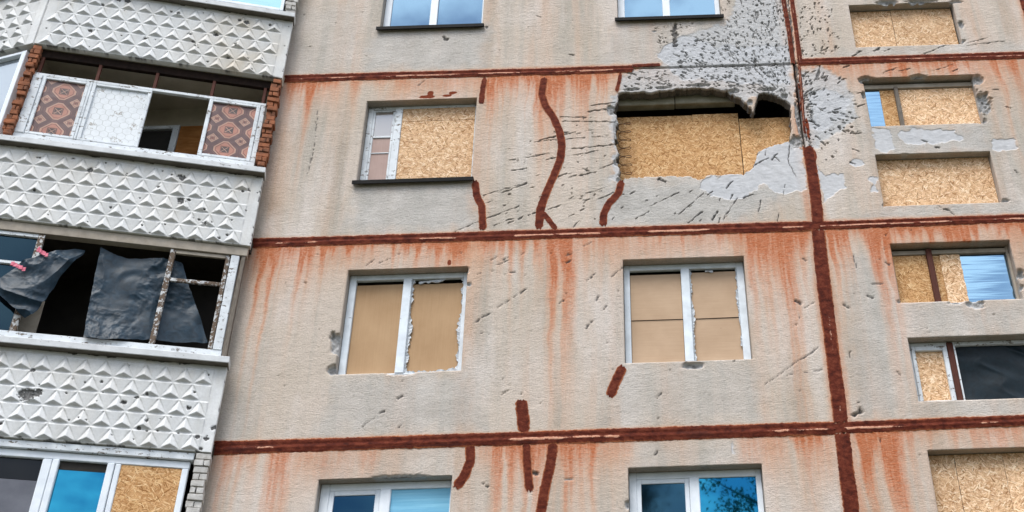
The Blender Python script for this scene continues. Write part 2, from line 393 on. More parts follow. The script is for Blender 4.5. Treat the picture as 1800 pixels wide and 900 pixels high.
# ---------------------------------------------------------------- ground
gm = MB(); bm = gm.bm
tag(mkmesh('ground', [(-400, -600, 0), (400, -600, 0), (400, 400, 0), (-400, 400, 0)], [[0, 1, 2, 3]], MAT['ground']), kind='structure')

# ---------------------------------------------------------------- the apartment building
BLD = bpy.data.objects.new('apartment_building', None); COL.objects.link(BLD)
tag(BLD, 'shell damaged panel apartment block with rust stained beige walls and red brown sealed joints', 'apartment building')
ZA, ZB, ZC = 13.157, 10.361, 7.538
VX = 2.225; V2X = 5.70
def rect(tl, tr, bl, br):
    a, b_, c, d = U(*tl), U(*tr), U(*bl), U(*br)
    return ((a[0] + c[0]) / 2, (b_[0] + d[0]) / 2, (c[1] + d[1]) / 2, (a[1] + b_[1]) / 2)
OP = {}
OP['W1'] = rect((645.5, 178.6), (837.6, 171), (625.5, 322), (830, 315.5))
OP['W3'] = rect((609.6, 475.4), (819.7, 467.6), (590, 659), (813.8, 650.7))
OP['W4'] = rect((1094.6, 458), (1306, 449.5), (1099, 638.7), (1325, 631))
OP['R1'] = rect((1493, 9.3), (1677, 2.7), (1503, 84), (1690.7, 77))
OP['R2'] = rect((1514.7, 137), (1712, 130.7), (1532, 223), (1728, 215.5))
OP['R3'] = rect((1539.5, 273), (1742.7, 264), (1553, 364), (1760, 354.7))
OP['R4'] = rect((1566, 429), (1780, 421.5), (1581, 533), (1794, 525))
_a = U(1597, 594); _b = U(1613, 706)
OP['R5'] = ((_a[0] + _b[0]) / 2, 4.80, _b[1], _a[1])
OP['W7'] = (-3.66, -2.18, U(760, 49)[1], U(760, 49)[1] + 1.42)
OP['W8'] = (-.225, 1.275, U(1180, 33)[1], U(1180, 33)[1] + 1.42)
_a = U(680, 839); OP['W5'] = (U(560, 843)[0], U(795, 836)[0], _a[1] - 1.42, _a[1])
_a = U(1220, 819); OP['W6'] = (U(1104, 823)[0], U(1339, 816)[0], _a[1] - 1.42, _a[1])
_a = U(1630, 791.7); OP['R6'] = (_a[0], 4.75, _a[1] - .80, _a[1])
for k, v in list(OP.items()): OP[k] = tuple(round(x, 4) for x in v)

HOLE_PX = [(1086, 164), (1100, 161), (1115, 163), (1130, 160), (1145, 162), (1160, 159), (1180, 158), (1193, 155), (1205, 155), (1225, 153), (1240, 156), (1255, 154), (1268, 158), (1278, 158), (1286, 164), (1294, 170), (1303, 172), (1308, 180), (1314, 182), (1319, 190), (1325, 197), (1328, 184), (1331, 170), (1337, 163), (1347, 162), (1358, 165), (1367, 168), (1376, 173), (1384, 178), (1391, 187), (1390, 205), (1391, 225), (1388, 246), (1378, 251), (1362, 254), (1346, 258), (1340, 262), (1333, 266), (1330, 276), (1325, 290), (1322, 297), (1313, 301), (1306, 306), (1290, 305), (1270, 307), (1246, 307), (1238, 312), (1230, 317), (1220, 313), (1212, 309), (1200, 310), (1170, 309), (1150, 310), (1125, 311), (1108, 312), (1092, 315), (1086, 308), (1089, 297), (1085, 287), (1082, 279), (1087, 270), (1083, 258), (1079, 247), (1085, 238), (1081, 226), (1086, 214), (1084, 203), (1079, 194), (1083, 183), (1087, 174)]
HOLE = []
for i_ in range(len(HOLE_PX)):
    p_, q_ = U(*HOLE_PX[i_]), U(*HOLE_PX[(i_ + 1) % len(HOLE_PX)]); n_ = max(1, int(math.hypot(q_[0] - p_[0], q_[1] - p_[1]) / .018))
    for k_ in range(n_):
        t_ = k_ / n_; x_, z_ = p_[0] + (q_[0] - p_[0]) * t_, p_[1] + (q_[1] - p_[1]) * t_
        HOLE.append((x_ + float(vn(x_ * 38, z_ * 38, 5) - .5) * .022, z_ + float(vn(x_ * 38, z_ * 38, 6) - .5) * .026))
C0 = U(1392, 190)                                   # centre of the blast

def pz(pts): return [U(*p) for p in pts]
BARE = [pz([(1175, 88), (1195, 62), (1245, 52), (1282, 34), (1292, -20), (1384, -20), (1392, 90), (1402, 175), (1398, 190), (1378, 186), (1330, 170), (1300, 185), (1240, 160), (1080, 170), (1086, 140), (1110, 118), (1160, 112), (1150, 92)]),
        pz([(1400, 125), (1445, 118), (1480, 135), (1500, 170), (1505, 205), (1470, 240), (1440, 258), (1410, 262), (1404, 200)]),
        pz([(1070, 165), (1092, 165), (1090, 320), (1076, 318), (1080, 250), (1068, 205)])]
FILL = [pz([(1235, 318), (1250, 312), (1300, 305), (1325, 285), (1335, 262), (1365, 252), (1408, 250), (1418, 300), (1416, 332), (1380, 342), (1345, 326), (1310, 345), (1265, 350), (1235, 335)]),
        pz([(1528, 222), (1560, 224), (1572, 250), (1562, 270), (1540, 262)]), pz([(1575, 236), (1610, 226), (1680, 226), (1690, 245), (1640, 256), (1590, 250)]),
        pz([(1434, 292), (1450, 308), (1482, 305), (1490, 330), (1468, 338), (1450, 355), (1440, 330)]), pz([(1488, 283), (1515, 280), (1522, 290), (1492, 292)]),
        pz([(1425, 160), (1450, 150), (1490, 175), (1485, 205), (1445, 230), (1425, 225)]), pz([(1745, 245), (1785, 245), (1786, 262), (1750, 262)]), pz([(1283, 772), (1291, 772), (1290, 795), (1284, 795)]), pz([(1530, 315), (1540, 315), (1542, 335), (1533, 335)]),
        pz([(1200, 60), (1250, 80), (1390, 80), (1390, 150), (1200, 140), (1150, 100)])]
GREY = [(pz([(655, 55), (860, 50), (850, 118), (640, 125)]), .8), (pz([(628, 330), (825, 322), (835, 400), (610, 412)]), .85), (pz([(1070, 320), (1420, 320), (1300, 392), (1050, 398)]), .95),
        (pz([(600, 665), (820, 660), (850, 750), (560, 760)]), .6), (pz([(1080, 50), (1300, 45), (1310, 120), (1050, 120)]), .5), (pz([(1090, 645), (1330, 640), (1340, 735), (1060, 745)]), .45),
        (pz([(1490, 450), (1560, 440), (1590, 720), (1510, 735)]), .55), (pz([(1500, 90), (1800, 82), (1800, 95), (1440, 100)]), .6), (pz([(1560, 365), (1790, 358), (1800, 380), (1520, 385)]), .7),
        (pz([(1590, 540), (1800, 530), (1800, 585), (1600, 592)]), .6), (pz([(560, 795), (800, 790), (800, 835), (560, 845)]), .35), (pz([(1620, 710), (1800, 702), (1800, 730), (1560, 735)]), .5), (pz([(500, 20), (640, 10), (620, 125), (500, 130)]), .35),
        (pz([(440, 600), (470, 600), (440, 770), (385, 770)]), .3), (pz([(1100, 780), (1330, 775), (1330, 815), (1100, 822)]), .45), (pz([(1525, 225), (1730, 220), (1740, 262), (1540, 270)]), .9)]
def seamx(px, y): return U(px, y)[0]
DRIPS = []
for z0, py, L_ in ((ZA, 135, [(505, 600, .95, .55), (600, 720, .6, .28), (720, 850, .4, .2), (855, 960, 1., .6), (870, 908, .7, 1.5), (955, 1098, .9, .6), (1410, 1560, .6, .3), (1560, 1800, .75, .4), (1740, 1800, .4, 1.6), (508, 540, .5, 1.5)]),
                   (ZB, 425, [(445, 560, 1., .65), (480, 530, .6, 1.5), (560, 700, 1., .32), (700, 830, .95, .26), (830, 960, .75, .35), (960, 1012, .9, 1.0), (1010, 1150, .6, .35), (1150, 1330, .7, .28), (1310, 1430, .9, .65), (1365, 1402, .5, 1.9), (1446, 1575, .95, .62), (1570, 1830, 1., .4), (1525, 1575, .3, 2.0)]),
                   (ZC, 785, [(385, 460, .55, .25), (470, 522, .65, 1.0), (560, 850, .15, .2), (860, 1065, .8, .55), (970, 1000, .5, 1.0), (1365, 1455, .8, .22), (1500, 1585, 1., .65), (1580, 1830, .6, .32), (1540, 1620, .3, 1.6), (385, 420, .4, 1.0)])):
    for (a, b_, s_, l_) in L_: DRIPS.append((z0, seamx(a, py), seamx(b_, py), s_, l_))
PAINTB = [(752, 170, .12, .035), (757, 164, .05, .05), (797, 163, .06, .03), (786, 168, .06, .02), (1430, 275, .05, .1), (1405, 165, .03, .3), (790, 462, .03, .05), (1420, 225, .022, .2)]
# gouges: photo segments (x0, y0, x1, y1, width m)
SCR = [(925, 277, 965, 270, .012), (940, 249, 1085, 238, .009), (950, 246, 1010, 232, .016), (1005, 262, 1080, 254, .016), (1010, 273, 1050, 265, .014), (990, 213, 1080, 214, .014), (985, 205, 1030, 207, .012), (1035, 196, 1078, 190, .02),
       (1040, 186, 1080, 180, .014), (975, 232, 1000, 233, .01), (900, 300, 925, 296, .012), (895, 282, 905, 280, .016), (850, 343, 912, 325, .008), (858, 356, 870, 352, .008), (840, 350, 850, 347, .012), (880, 340, 925, 322, .013), (800, 406, 912, 362, .008),
       (868, 396, 900, 384, .01), (893, 393, 903, 389, .014), (912, 385, 920, 380, .012), (930, 378, 945, 372, .014), (962, 280, 990, 275, .014), (975, 312, 995, 305, .016), (1000, 312, 1012, 308, .014), (1018, 308, 1046, 302, .018), (1025, 297, 1035, 300, .016),
       (1056, 296, 1084, 284, .012), (1030, 340, 1062, 330, .009), (1052, 350, 1080, 338, .011), (1000, 350, 1008, 346, .012), (1026, 352, 1040, 349, .01), (965, 368, 985, 360, .012), (1000, 380, 1008, 377, .012), (1008, 398, 1018, 389, .012),
       (1118, 385, 1140, 372, .010), (1145, 362, 1192, 338, .011), (1194, 376, 1237, 340, .010), (1245, 342, 1252, 337, .012), (1278, 330, 1288, 318, .016), (1210, 392, 1235, 372, .012), (1253, 385, 1260, 373, .02), (1272, 385, 1296, 348, .010), (1308, 348, 1322, 342, .016),
       (1333, 372, 1338, 352, .012), (1367, 398, 1368, 374, .010), (1378, 342, 1381, 325, .01), (1345, 272, 1346, 260, .014), (1358, 280, 1366, 270, .014), (1370, 283, 1362, 275, .012), (1325, 290, 1350, 278, .014), (1386, 285, 1388, 255, .012), (1386, 285, 1400, 312, .008), (1160, 315, 1168, 318, .03),
       (1024, 433, 1038, 427, .009), (1072, 488, 1096, 470, .012), (1033, 493, 1045, 482, .014), (1048, 527, 1053, 521, .018), (983, 533, 989, 529, .018), (1062, 543, 1066, 538, .014), (1030, 577, 1040, 566, .014), (998, 449, 1004, 446, .02), (995, 462, 1004, 458, .014),
       (862, 458, 873, 452, .009), (885, 456, 893, 452, .011), (876, 466, 892, 458, .013), (915, 448, 922, 444, .01), (898, 478, 904, 478, .018), (840, 483, 848, 479, .008), (848, 557, 860, 551, .014), (876, 540, 882, 535, .012), (889, 532, 895, 527, .015), (904, 522, 908, 519, .012), (916, 515, 924, 508, .013), (838, 566, 842, 563, .02), (845, 585, 860, 587, .008),
       (637, 750, 658, 735, .010), (700, 752, 712, 742, .011), (700, 700, 706, 697, .022), (670, 725, 674, 723, .022), (884, 692, 892, 687, .018), (645, 465, 660, 456, .012), (668, 462, 676, 458, .012), (678, 458, 702, 446, .008), (540, 306, 554, 250, .010), (554, 250, 558, 190, .005), (735, 150, 745, 143, .010), (780, 66, 785, 70, .035), (945, 28, 950, 30, .015), (1002, 96, 1010, 97, .018),
       (1345, 675, 1440, 610, .007), (1380, 660, 1445, 650, .005), (1400, 530, 1406, 534, .035), (1415, 540, 1430, 532, .010), (1412, 455, 1416, 458, .02), (1155, 700, 1162, 692, .012), (935, 830, 942, 832, .03), (850, 852, 855, 855, .025), (1152, 798, 1155, 794, .02),
       (1483, 118, 1492, 115, .02), (1553, 128, 1575, 120, .011), (1610, 100, 1650, 85, .010), (1650, 84, 1690, 72, .007), (1702, 75, 1735, 66, .008), (1700, 80, 1765, 72, .012), (1640, 125, 1675, 113, .010), (1675, 126, 1682, 122, .02), (1580, 124, 1600, 121, .012), (1538, 90, 1545, 85, .02), (1555, 90, 1564, 86, .015), (1500, 98, 1512, 90, .02),
       (1745, 158, 1755, 157, .012), (1770, 188, 1776, 190, .02), (1505, 207, 1515, 206, .014), (1500, 234, 1512, 234, .03), (1455, 198, 1478, 197, .014), (1508, 187, 1520, 183, .012), (1650, 362, 1678, 377, .008), (1660, 368, 1668, 370, .02), (1620, 246, 1628, 248, .02), (1646, 259, 1650, 259, .02), (1495, 285, 1503, 288, .014), (1500, 262, 1510, 266, .014), (1383, -20, 1391, 50, .02), (1391, 50, 1399, 118, .024), (1399, 118, 1404, 180, .04), (1404, 180, 1411, 250, .04), (1187, 45, 1184, 58, .05), (1188, 62, 1186, 78, .045), (1240, 118, 1395, 114, .012),
       (1500, 450, 1505, 470, .012), (1556, 460, 1562, 465, .018), (1526, 520, 1532, 523, .02), (1485, 537, 1490, 540, .025), (1534, 500, 1550, 498, .015), (1785, 300, 1788, 303, .02), (1495, 620, 1494, 630, .02), (1578, 655, 1582, 658, .02), (1508, 707, 1512, 708, .015), (1630, 577, 1637, 592, .007), (1505, 728, 1512, 724, .05)]
# big spalls (px centre, radii m, depth)
SPALL = [(592, 602, .09, .16, .06), (586, 650, .07, .06, .05), (820, 475, .035, .05, .03), (824, 500, .03, .03, .02), (1222, 642, .16, .045, .04), (700, 655, .22, .03, .03), (1524, 140, .12, .08, .06), (1614, 134, .12, .04, .05), (1718, 140, .10, .10, .06), (1726, 178, .13, .20, .07), (1727, 212, .07, .05, .05), (1518, 168, .03, .07, .04),
         (1560, 3, .16, .05, .04), (1620, 2, .2, .04, .04), (1690, 42, .04, .07, .04), (1690, 72, .06, .04, .04), (1768, 352, .06, .03, .03), (1590, 271, .06, .02, .03), (1680, 530, .10, .035, .03), (1714, 534, .12, .06, .03), (1795, 480, .05, .09, .05), (1795, 505, .04, .05, .04), (1680, 3, .1, .03, .03), (1553, 361, .02, .03, .03), (1581, 530, .025, .025, .03),
         (1110, 157, .12, .025, .03), (1165, 154, .10, .025, .03), (1232, 149, .16, .03, .035), (1290, 160, .08, .04, .04), (1350, 157, .12, .03, .04), (1380, 168, .06, .05, .04), (1318, 180, .05, .05, .03), (1075, 195, .07, .10, .03), (1082, 285, .04, .08, .03), (1085, 230, .05, .2, .02), (1090, 316, .06, .06, .03), (1000, 842, .05, .01, .01), (700, 838, .3, .018, .02), (1245, 70, .02, .02, .02), (1400, 250, .10, .12, .04), (1402, 205, .03, .3, .04), (855, 48, .02, .03, .02), (1150, 55, .03, .02, .01), (565, 900, .05, .08, .04), (1104, 888, .03, .05, .03)]
PITS = []
def addpits(poly, n, lr, wr, rot=0, seed=1):
    g = np.random.default_rng(seed); P = np.array(poly); lo, hi = P.min(0), P.max(0); k = 0
    while k < n:
        x, z = g.uniform(lo[0], hi[0]), g.uniform(lo[1], hi[1])
        if not inside(np.array([x]), np.array([z]), poly)[0]: continue
        a = math.atan2(z - C0[1], x - C0[0]) + g.normal(0, .2); l = g.uniform(*lr) * g.uniform(.3, 1.1) * (1 + 1.3 * (g.random() < .10)); wd = g.uniform(*wr) * (1 + .7 * (g.random() < .15))
        PITS.append((x, z, a, l, wd, g.uniform(.5, 1))); k += 1
addpits(pz([(1200, 125), (1180, 95), (1230, 62), (1290, 30), (1310, -10), (1372, -10), (1385, 60), (1392, 170), (1330, 165), (1290, 160), (1240, 150), (1092, 158), (1110, 125)]), 760, (.018, .038), (.005, .009), seed=2)
addpits(pz([(1150, 50), (1280, 20), (1300, -20), (1160, 90)]), 50, (.01, .025), (.005, .008), seed=3)
addpits(pz([(1404, 125), (1450, 122), (1500, 140), (1512, 165), (1505, 220), (1460, 250), (1408, 262)]), 85, (.02, .055), (.006, .012), seed=4)
addpits(pz([(1402, 125), (1425, 125), (1430, 262), (1408, 262)]), 70, (.014, .035), (.008, .014), seed=14)
addpits(pz([(1398, 10), (1440, 0), (1470, 20), (1480, 95), (1410, 100)]), 85, (.012, .035), (.006, .012), seed=5)
addpits(pz([(1510, 150), (1500, 260), (1420, 300), (1440, 250)]), 16, (.01, .03), (.006, .01), seed=6)
addpits(pz([(890, 260), (1070, 190), (1075, 330), (860, 400)]), 42, (.008, .035), (.004, .007), seed=7)
addpits(pz([(1000, 330), (1300, 330), (1300, 390), (1000, 395)]), 22, (.012, .05), (.005, .008), seed=8)
addpits(pz([(440, 440), (1400, 440), (1420, 730), (400, 760)]), 60, (.006, .02), (.004, .008), seed=9)
addpits(pz([(1470, 400), (1800, 400), (1800, 900), (1520, 900)]), 30, (.006, .02), (.004, .008), seed=10)
addpits(pz([(500, 20), (1050, 20), (1050, 110), (500, 120)]), 16, (.006, .02), (.004, .008), seed=12)

def wall_fields(X, Z, lod):
    """returns out (m, towards the viewer), A1 (rust, bare, dark), A2 (grey, fill, paint)"""
    out = np.zeros_like(X)
    w1 = fbm(X * 3, Z * 3, 1); w2 = fbm(X * 11, Z * 11, 2)
    if lod == 0:
        z = np.zeros(X.shape + (3,)); return out, z, z.copy()
    out += (w1 - .5) * .008 + (w2 - .5) * .004 + (fbm(X * 18, Z * 42, 4) - .5) * .005
    nse = (fbm(X * 7, Z * 7, 6) - .5) * .22
    def pm(polys, soft, ns):
        r = np.zeros_like(X)
        for p in polys:
            P = np.array(p); lo, hi = P.min(0) - .4, P.max(0) + .4
            if hi[0] < X.min() or lo[0] > X.max() or hi[1] < Z.min() or lo[1] > Z.max(): continue
            m = (X > lo[0]) & (X < hi[0]) & (Z > lo[1]) & (Z < hi[1])
            r[m] = np.maximum(r[m], sst(-soft, soft, sdf(X[m], Z[m], p) + ns[m]))
        return r
    bare = pm(BARE, .05, nse * .9); fill = pm(FILL, .03, nse * .8)
    bare = bare * .82
    grey = np.zeros_like(X)
    for p, s_ in GREY: grey = np.maximum(grey, s_ * pm([p], .16, nse * 1.3))
    rust = np.zeros_like(X)
    for z0, a, b_, s_, l_ in DRIPS:
        if z0 < Z.min() - .05 or z0 - 3 > Z.max(): continue
        d = z0 - .05 - Z
        xw = X + (fbm(X * 2, Z * 2.2, 8) - .5) * .10
        wn = sst(a - .06, a + .08, xw) * (1 - sst(b_ - .08, b_ + .06, xw))
        stk = .55 * fbm(xw * 3.2, np.full_like(X, z0), 9, 4) + .45 * fbm(xw * 14, np.full_like(X, z0 + 3), 19, 3); ln = l_ * (.36 + 1.8 * sst(.3, .75, stk) ** 1.2)
        v = s_ * wn * np.exp(-(np.clip(d, 0, 9) / ln) ** 1.25) * sst(-.05, .03, d) * (.9 + .4 * sst(.3, .6, stk))
        rust = 1 - (1 - rust) * (1 - np.clip(v, 0, 1))
    for vx in (VX, V2X):
        d = np.abs(X - vx - (fbm(X * 0 + 3, Z * 5, 12) - .5) * .05); rust = np.maximum(rust, .6 * (1 - sst(.08, .15 + .08 * fbm(X * 3, Z * 1.5, 13), d)))
    for zz in (ZA, ZB, ZC): rust = np.maximum(rust, .55 * (1 - sst(.07, .12, np.abs(Z - zz) + (w2 - .5) * .03)))
    for zz in (ZA, ZB, ZC):
        d = zz - .05 - Z
        rust = np.maximum(rust, .62 * sst(-.02, .05, d) * np.exp(-(np.clip(d, 0, 9) / (.25 + .7 * fbm(X * 1.1, Z * 0 + zz, 15))) ** 2) * sst(.34, .60, fbm(X * 1.3, Z * .35 + zz, 16)))
    rust *= (1 - .85 * bare) * (1 - .8 * fill)
    dark = np.zeros_like(X); dep = np.zeros_like(X); spb = np.zeros_like(X); rimb = np.zeros_like(X)
    xs, zs = X[:, 0], Z[0, :]
    def local(x, z, r):
        i0, i1 = np.searchsorted(xs, x - r), np.searchsorted(xs, x + r); j0, j1 = np.searchsorted(zs, z - r), np.searchsorted(zs, z + r)
        return (slice(i0, i1), slice(j0, j1)) if i1 > i0 and j1 > j0 else None
    def gouge(x, z, a, l, wd, st, dp):
        s_ = local(x, z, l + wd + .03)
        if s_ is None: return
        dx, dz = X[s_] - x, Z[s_] - z; u = dx * math.cos(a) + dz * math.sin(a); v = -dx * math.sin(a) + dz * math.cos(a)
        nn = (vn(X[s_] * 60, Z[s_] * 60, 21) - .5) + (vn(X[s_] * 25, Z[s_] * 25, 22) - .5) * (1.6 if l > .04 else .3)
        v = v + (vn(X[s_] * 18, Z[s_] * 18, 25) - .5) * min(l * .25, .02)
        r = np.sqrt((np.maximum(np.abs(u) - l + wd, 0) / wd) ** 2 + (v / (wd * (.6 + .8 * vn(X[s_] * 30, Z[s_] * 30, 27)))) ** 2) + nn * .9
        k = 1 - sst(.55, 1.35, r)
        dark[s_] = np.maximum(dark[s_], k * st); dep[s_] = np.maximum(dep[s_], k * dp); rimb[s_] = np.maximum(rimb[s_], np.exp(-((r - 1.7) / .45) ** 2))
    for x, z, a, l, wd, st in PITS: gouge(x, z, a, l, wd, (.2 + .55 * st ** 1.5), .010 + wd * .9)
    for x0, y0, x1, y1, wd in SCR:
        p, q = U(x0, y0), U(x1, y1); l = math.hypot(q[0] - p[0], q[1] - p[1]) / 2
        gouge((p[0] + q[0]) / 2, (p[1] + q[1]) / 2, math.atan2(q[1] - p[1], q[0] - p[0]), l + wd, max(wd * .55, .005), .7, .007 + wd * .5)
    for px, py, rx, rz, dp in SPALL:
        x, z = U(px, py); s_ = local(x, z, max(rx, rz) * 1.7)
        if s_ is None: continue
        r = np.hypot((X[s_] - x) / rx, (Z[s_] - z) / rz) + (fbm(X[s_] * 16, Z[s_] * 16, 31) - .5) * 1.1
        k = 1 - sst(.75, 1.05, r); dep[s_] = np.maximum(dep[s_], k * dp * (.6 + .8 * fbm(X[s_] * 30, Z[s_] * 30, 33))); spb[s_] = np.maximum(spb[s_], k)
        dark[s_] = np.maximum(dark[s_], .55 * (1 - sst(.3, .8, r)) * fbm(X[s_] * 22, Z[s_] * 22, 35) * 1.6)
    bare = np.maximum(bare, spb * 1.0); fill *= (1 - spb); rust *= (1 - .9 * spb)
    rough = (fbm(X * 20, Z * 20, 41) - .5) * .010
    out += bare * (rough - .006) - dep + rimb * .0022 * (dep < .002)
    out += np.where(fill > .5, -.003, 0)
    paint = np.zeros_like(X)
    for px, py, rx, rz in PAINTB:
        x, z = U(px, py); paint = np.maximum(paint, 1 - sst(.6, 1.3, np.hypot((X - x) / rx, (Z - z) / rz) + (w2 - .5)))
    return out, np.stack([rust, bare, dark], -1), np.stack([grey, fill, paint], -1)

def lines(a, b_, step_fn, keys):
    """coordinates from a to b with given local step, passing exactly through keys"""
    ks = sorted({round(k, 5) for k in keys if a < k < b_} | {a, b_}); r = []
    for p, q in zip(ks[:-1], ks[1:]):
        x = p; loc = []
        while x < q - 1e-6: loc.append(x); x += step_fn(x)
        n = max(1, len(loc)); loc = np.linspace(p, q, n + 1)[:-1]; r += list(loc)
    return np.array(r + [b_])
def wall_panel(x0, x1, z0, z1, ops=(), hole=None, fine=None, lod=1, depth=.155):
    g = .011
    x0, x1, z0, z1 = x0 + g, x1 - g, z0 + g, z1 - g
    kx = [k for o in ops for k in OP[o][:2]] + [x0 + .012, x1 - .012]; kz = [k for o in ops for k in OP[o][2:]] + [z0 + .012, z1 - .012]
    if lod == 0: sx = sz = lambda v: .5
    else:
        sx = (lambda v: .0085 if fine and fine[0] < v < fine[1] else .016); sz = (lambda v: .0085 if fine else .016)
    xs, zs = lines(x0, x1, sx, kx), lines(z0, z1, sz, kz)
    X, Z = np.meshgrid(xs, zs, indexing='ij')
    out, A1, A2 = wall_fields(X, Z, lod)
    # rounded arris sinking into the joint
    ed = np.minimum(np.minimum(X - x0, x1 - X), np.minimum(Z - z0, z1 - Z)); out = out - .02 * (1 - sst(0, .010, ed))
    Fq = gridfaces(len(xs), len(zs)); nx, nz = len(xs), len(zs)
    cx = (X[:-1, :-1] + X[1:, 1:]) / 2; cz = (Z[:-1, :-1] + Z[1:, 1:]) / 2
    keep = np.ones(cx.shape, bool)
    for o in ops:
        a, b_, c, d = OP[o]; keep &= ~((cx > a) & (cx < b_) & (cz > c) & (cz < d))
    Xf, Zf = X.copy().ravel(), Z.copy().ravel()
    if hole is not None:
        hin = inside(cx, cz, hole); keep &= ~hin
        # snap the rim of the removed cells to the outline
        touch = np.zeros((nx, nz), int); ht = hin.astype(int)
        for di in (0, 1):
            for dj in (0, 1): touch[di:nx - 1 + di, dj:nz - 1 + dj] += ht
        idx = np.where(((touch > 0) & (touch < 4)).ravel())[0]
        best = np.full(len(idx), 1e9); bx = Xf[idx].copy(); bz = Zf[idx].copy()
        for i in range(len(hole)):
            d, qx, qz = seg_dist(Xf[idx], Zf[idx], hole[i], hole[(i + 1) % len(hole)]); m = d < best
            best[m] = d[m]; bx[m] = qx[m]; bz[m] = qz[m]
        jx = (vn(Xf[idx] * 40, Zf[idx] * 40, 51) - .5) * .012
        Xf[idx] = bx + jx; Zf[idx] = bz + (vn(Xf[idx] * 40, Zf[idx] * 40, 52) - .5) * .012
        rimd = best
        out.ravel()[idx] -= .012
    V = np.stack([Xf, -out.ravel(), Zf], -1)
    Fq = Fq[keep.ravel()]
    A1f, A2f = A1.reshape(-1, 3), A2.reshape(-1, 3)
    # reveals: extrude all rim edges inwards, also the panel border
    e = np.concatenate([Fq[:, [0, 1]], Fq[:, [1, 2]], Fq[:, [2, 3]], Fq[:, [3, 0]]])
    es = np.sort(e, 1); key = es[:, 0].astype(np.int64) * len(V) + es[:, 1]
    _, inv, cnt = np.unique(key, return_inverse=True, return_counts=True)
    be = e[cnt[inv] == 1]
    ids = np.unique(be); nn = len(ids); mp_ = -np.ones(len(V), int); mp_[ids] = np.arange(nn)
    nl = 4; VV = [V]; AA1 = [A1f]; AA2 = [A2f]; base = len(V); FF = [Fq]
    px, pzv = V[ids, 0], V[ids, 2]
    border = (px < x0 + 1e-4) | (px > x1 - 1e-4) | (pzv < z0 + 1e-4) | (pzv > z1 - 1e-4)
    isop = np.zeros(nn, bool)
    for o in ops:
        a, b_, c, d = OP[o]; isop |= (px > a - .001) & (px < b_ + .001) & (pzv > c - .001) & (pzv < d + .001)
    isr = (~border) & (~isop)
    prev = ids
    for k in range(1, nl + 1):
        y = V[ids, 1] + (depth - V[ids, 1]) * k / nl
        jt = np.where(isr, 1., 0.)
        a = (fbm(px * 25, y * 60 + pzv * 25, 61 + k) - .5) * .05 * jt; b2 = (fbm(px * 25 + 9, y * 60 + pzv * 25, 71 + k) - .5) * .05 * jt
        VV.append(np.stack([px + a, y, pzv + b2], -1))
        r1 = A1f[ids].copy(); r2 = A2f[ids].copy(); r1[:, 0] *= .4; r1[:, 1] = np.where(isr, 1., r1[:, 1] * .6); r1[:, 2] = np.where(isr, .70, np.where(isop, .30, r1[:, 2] * .5))  # opening reveals darkened in colour to stand in for recess shade
        r2[:, 0] = np.where(isop, .3, r2[:, 0]); AA1.append(r1); AA2.append(r2)
        cur = base + (k - 1) * nn + np.arange(nn)
        i0, i1 = mp_[be[:, 0]], mp_[be[:, 1]]
        FF.append(np.stack([prev[i1], prev[i0], cur[i0], cur[i1]], -1)); prev = cur
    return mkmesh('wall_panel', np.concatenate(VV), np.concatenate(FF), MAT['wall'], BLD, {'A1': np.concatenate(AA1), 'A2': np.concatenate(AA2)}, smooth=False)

LX = -5.12
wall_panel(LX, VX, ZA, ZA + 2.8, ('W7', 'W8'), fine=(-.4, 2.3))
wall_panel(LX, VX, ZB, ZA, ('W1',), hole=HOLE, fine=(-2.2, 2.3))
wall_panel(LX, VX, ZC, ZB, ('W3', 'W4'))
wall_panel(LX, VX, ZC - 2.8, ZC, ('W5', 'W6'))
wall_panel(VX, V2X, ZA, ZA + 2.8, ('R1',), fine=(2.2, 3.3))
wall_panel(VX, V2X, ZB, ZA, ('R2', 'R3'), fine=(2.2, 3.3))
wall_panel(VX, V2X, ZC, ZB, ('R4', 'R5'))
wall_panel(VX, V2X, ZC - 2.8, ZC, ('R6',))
for z in (ZC - 2.8, ZC, ZB, ZA): wall_panel(V2X, V2X + 3.4, z, z + 2.8, lod=0)
for x0, x1 in ((LX, VX), (VX, V2X), (V2X, V2X + 3.4)): wall_panel(x0, x1, 1.94, ZC - 2.8, lod=0); wall_panel(x0, x1, 0, 1.94, lod=0)
# dark rooms behind the facade
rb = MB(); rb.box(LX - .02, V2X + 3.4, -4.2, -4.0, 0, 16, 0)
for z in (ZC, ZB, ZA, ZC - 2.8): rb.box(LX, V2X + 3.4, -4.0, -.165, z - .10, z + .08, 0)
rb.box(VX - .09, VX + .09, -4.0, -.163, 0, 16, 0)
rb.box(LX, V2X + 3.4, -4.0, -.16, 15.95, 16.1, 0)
rb.build('room_shell', MAT['intdark'], BLD)

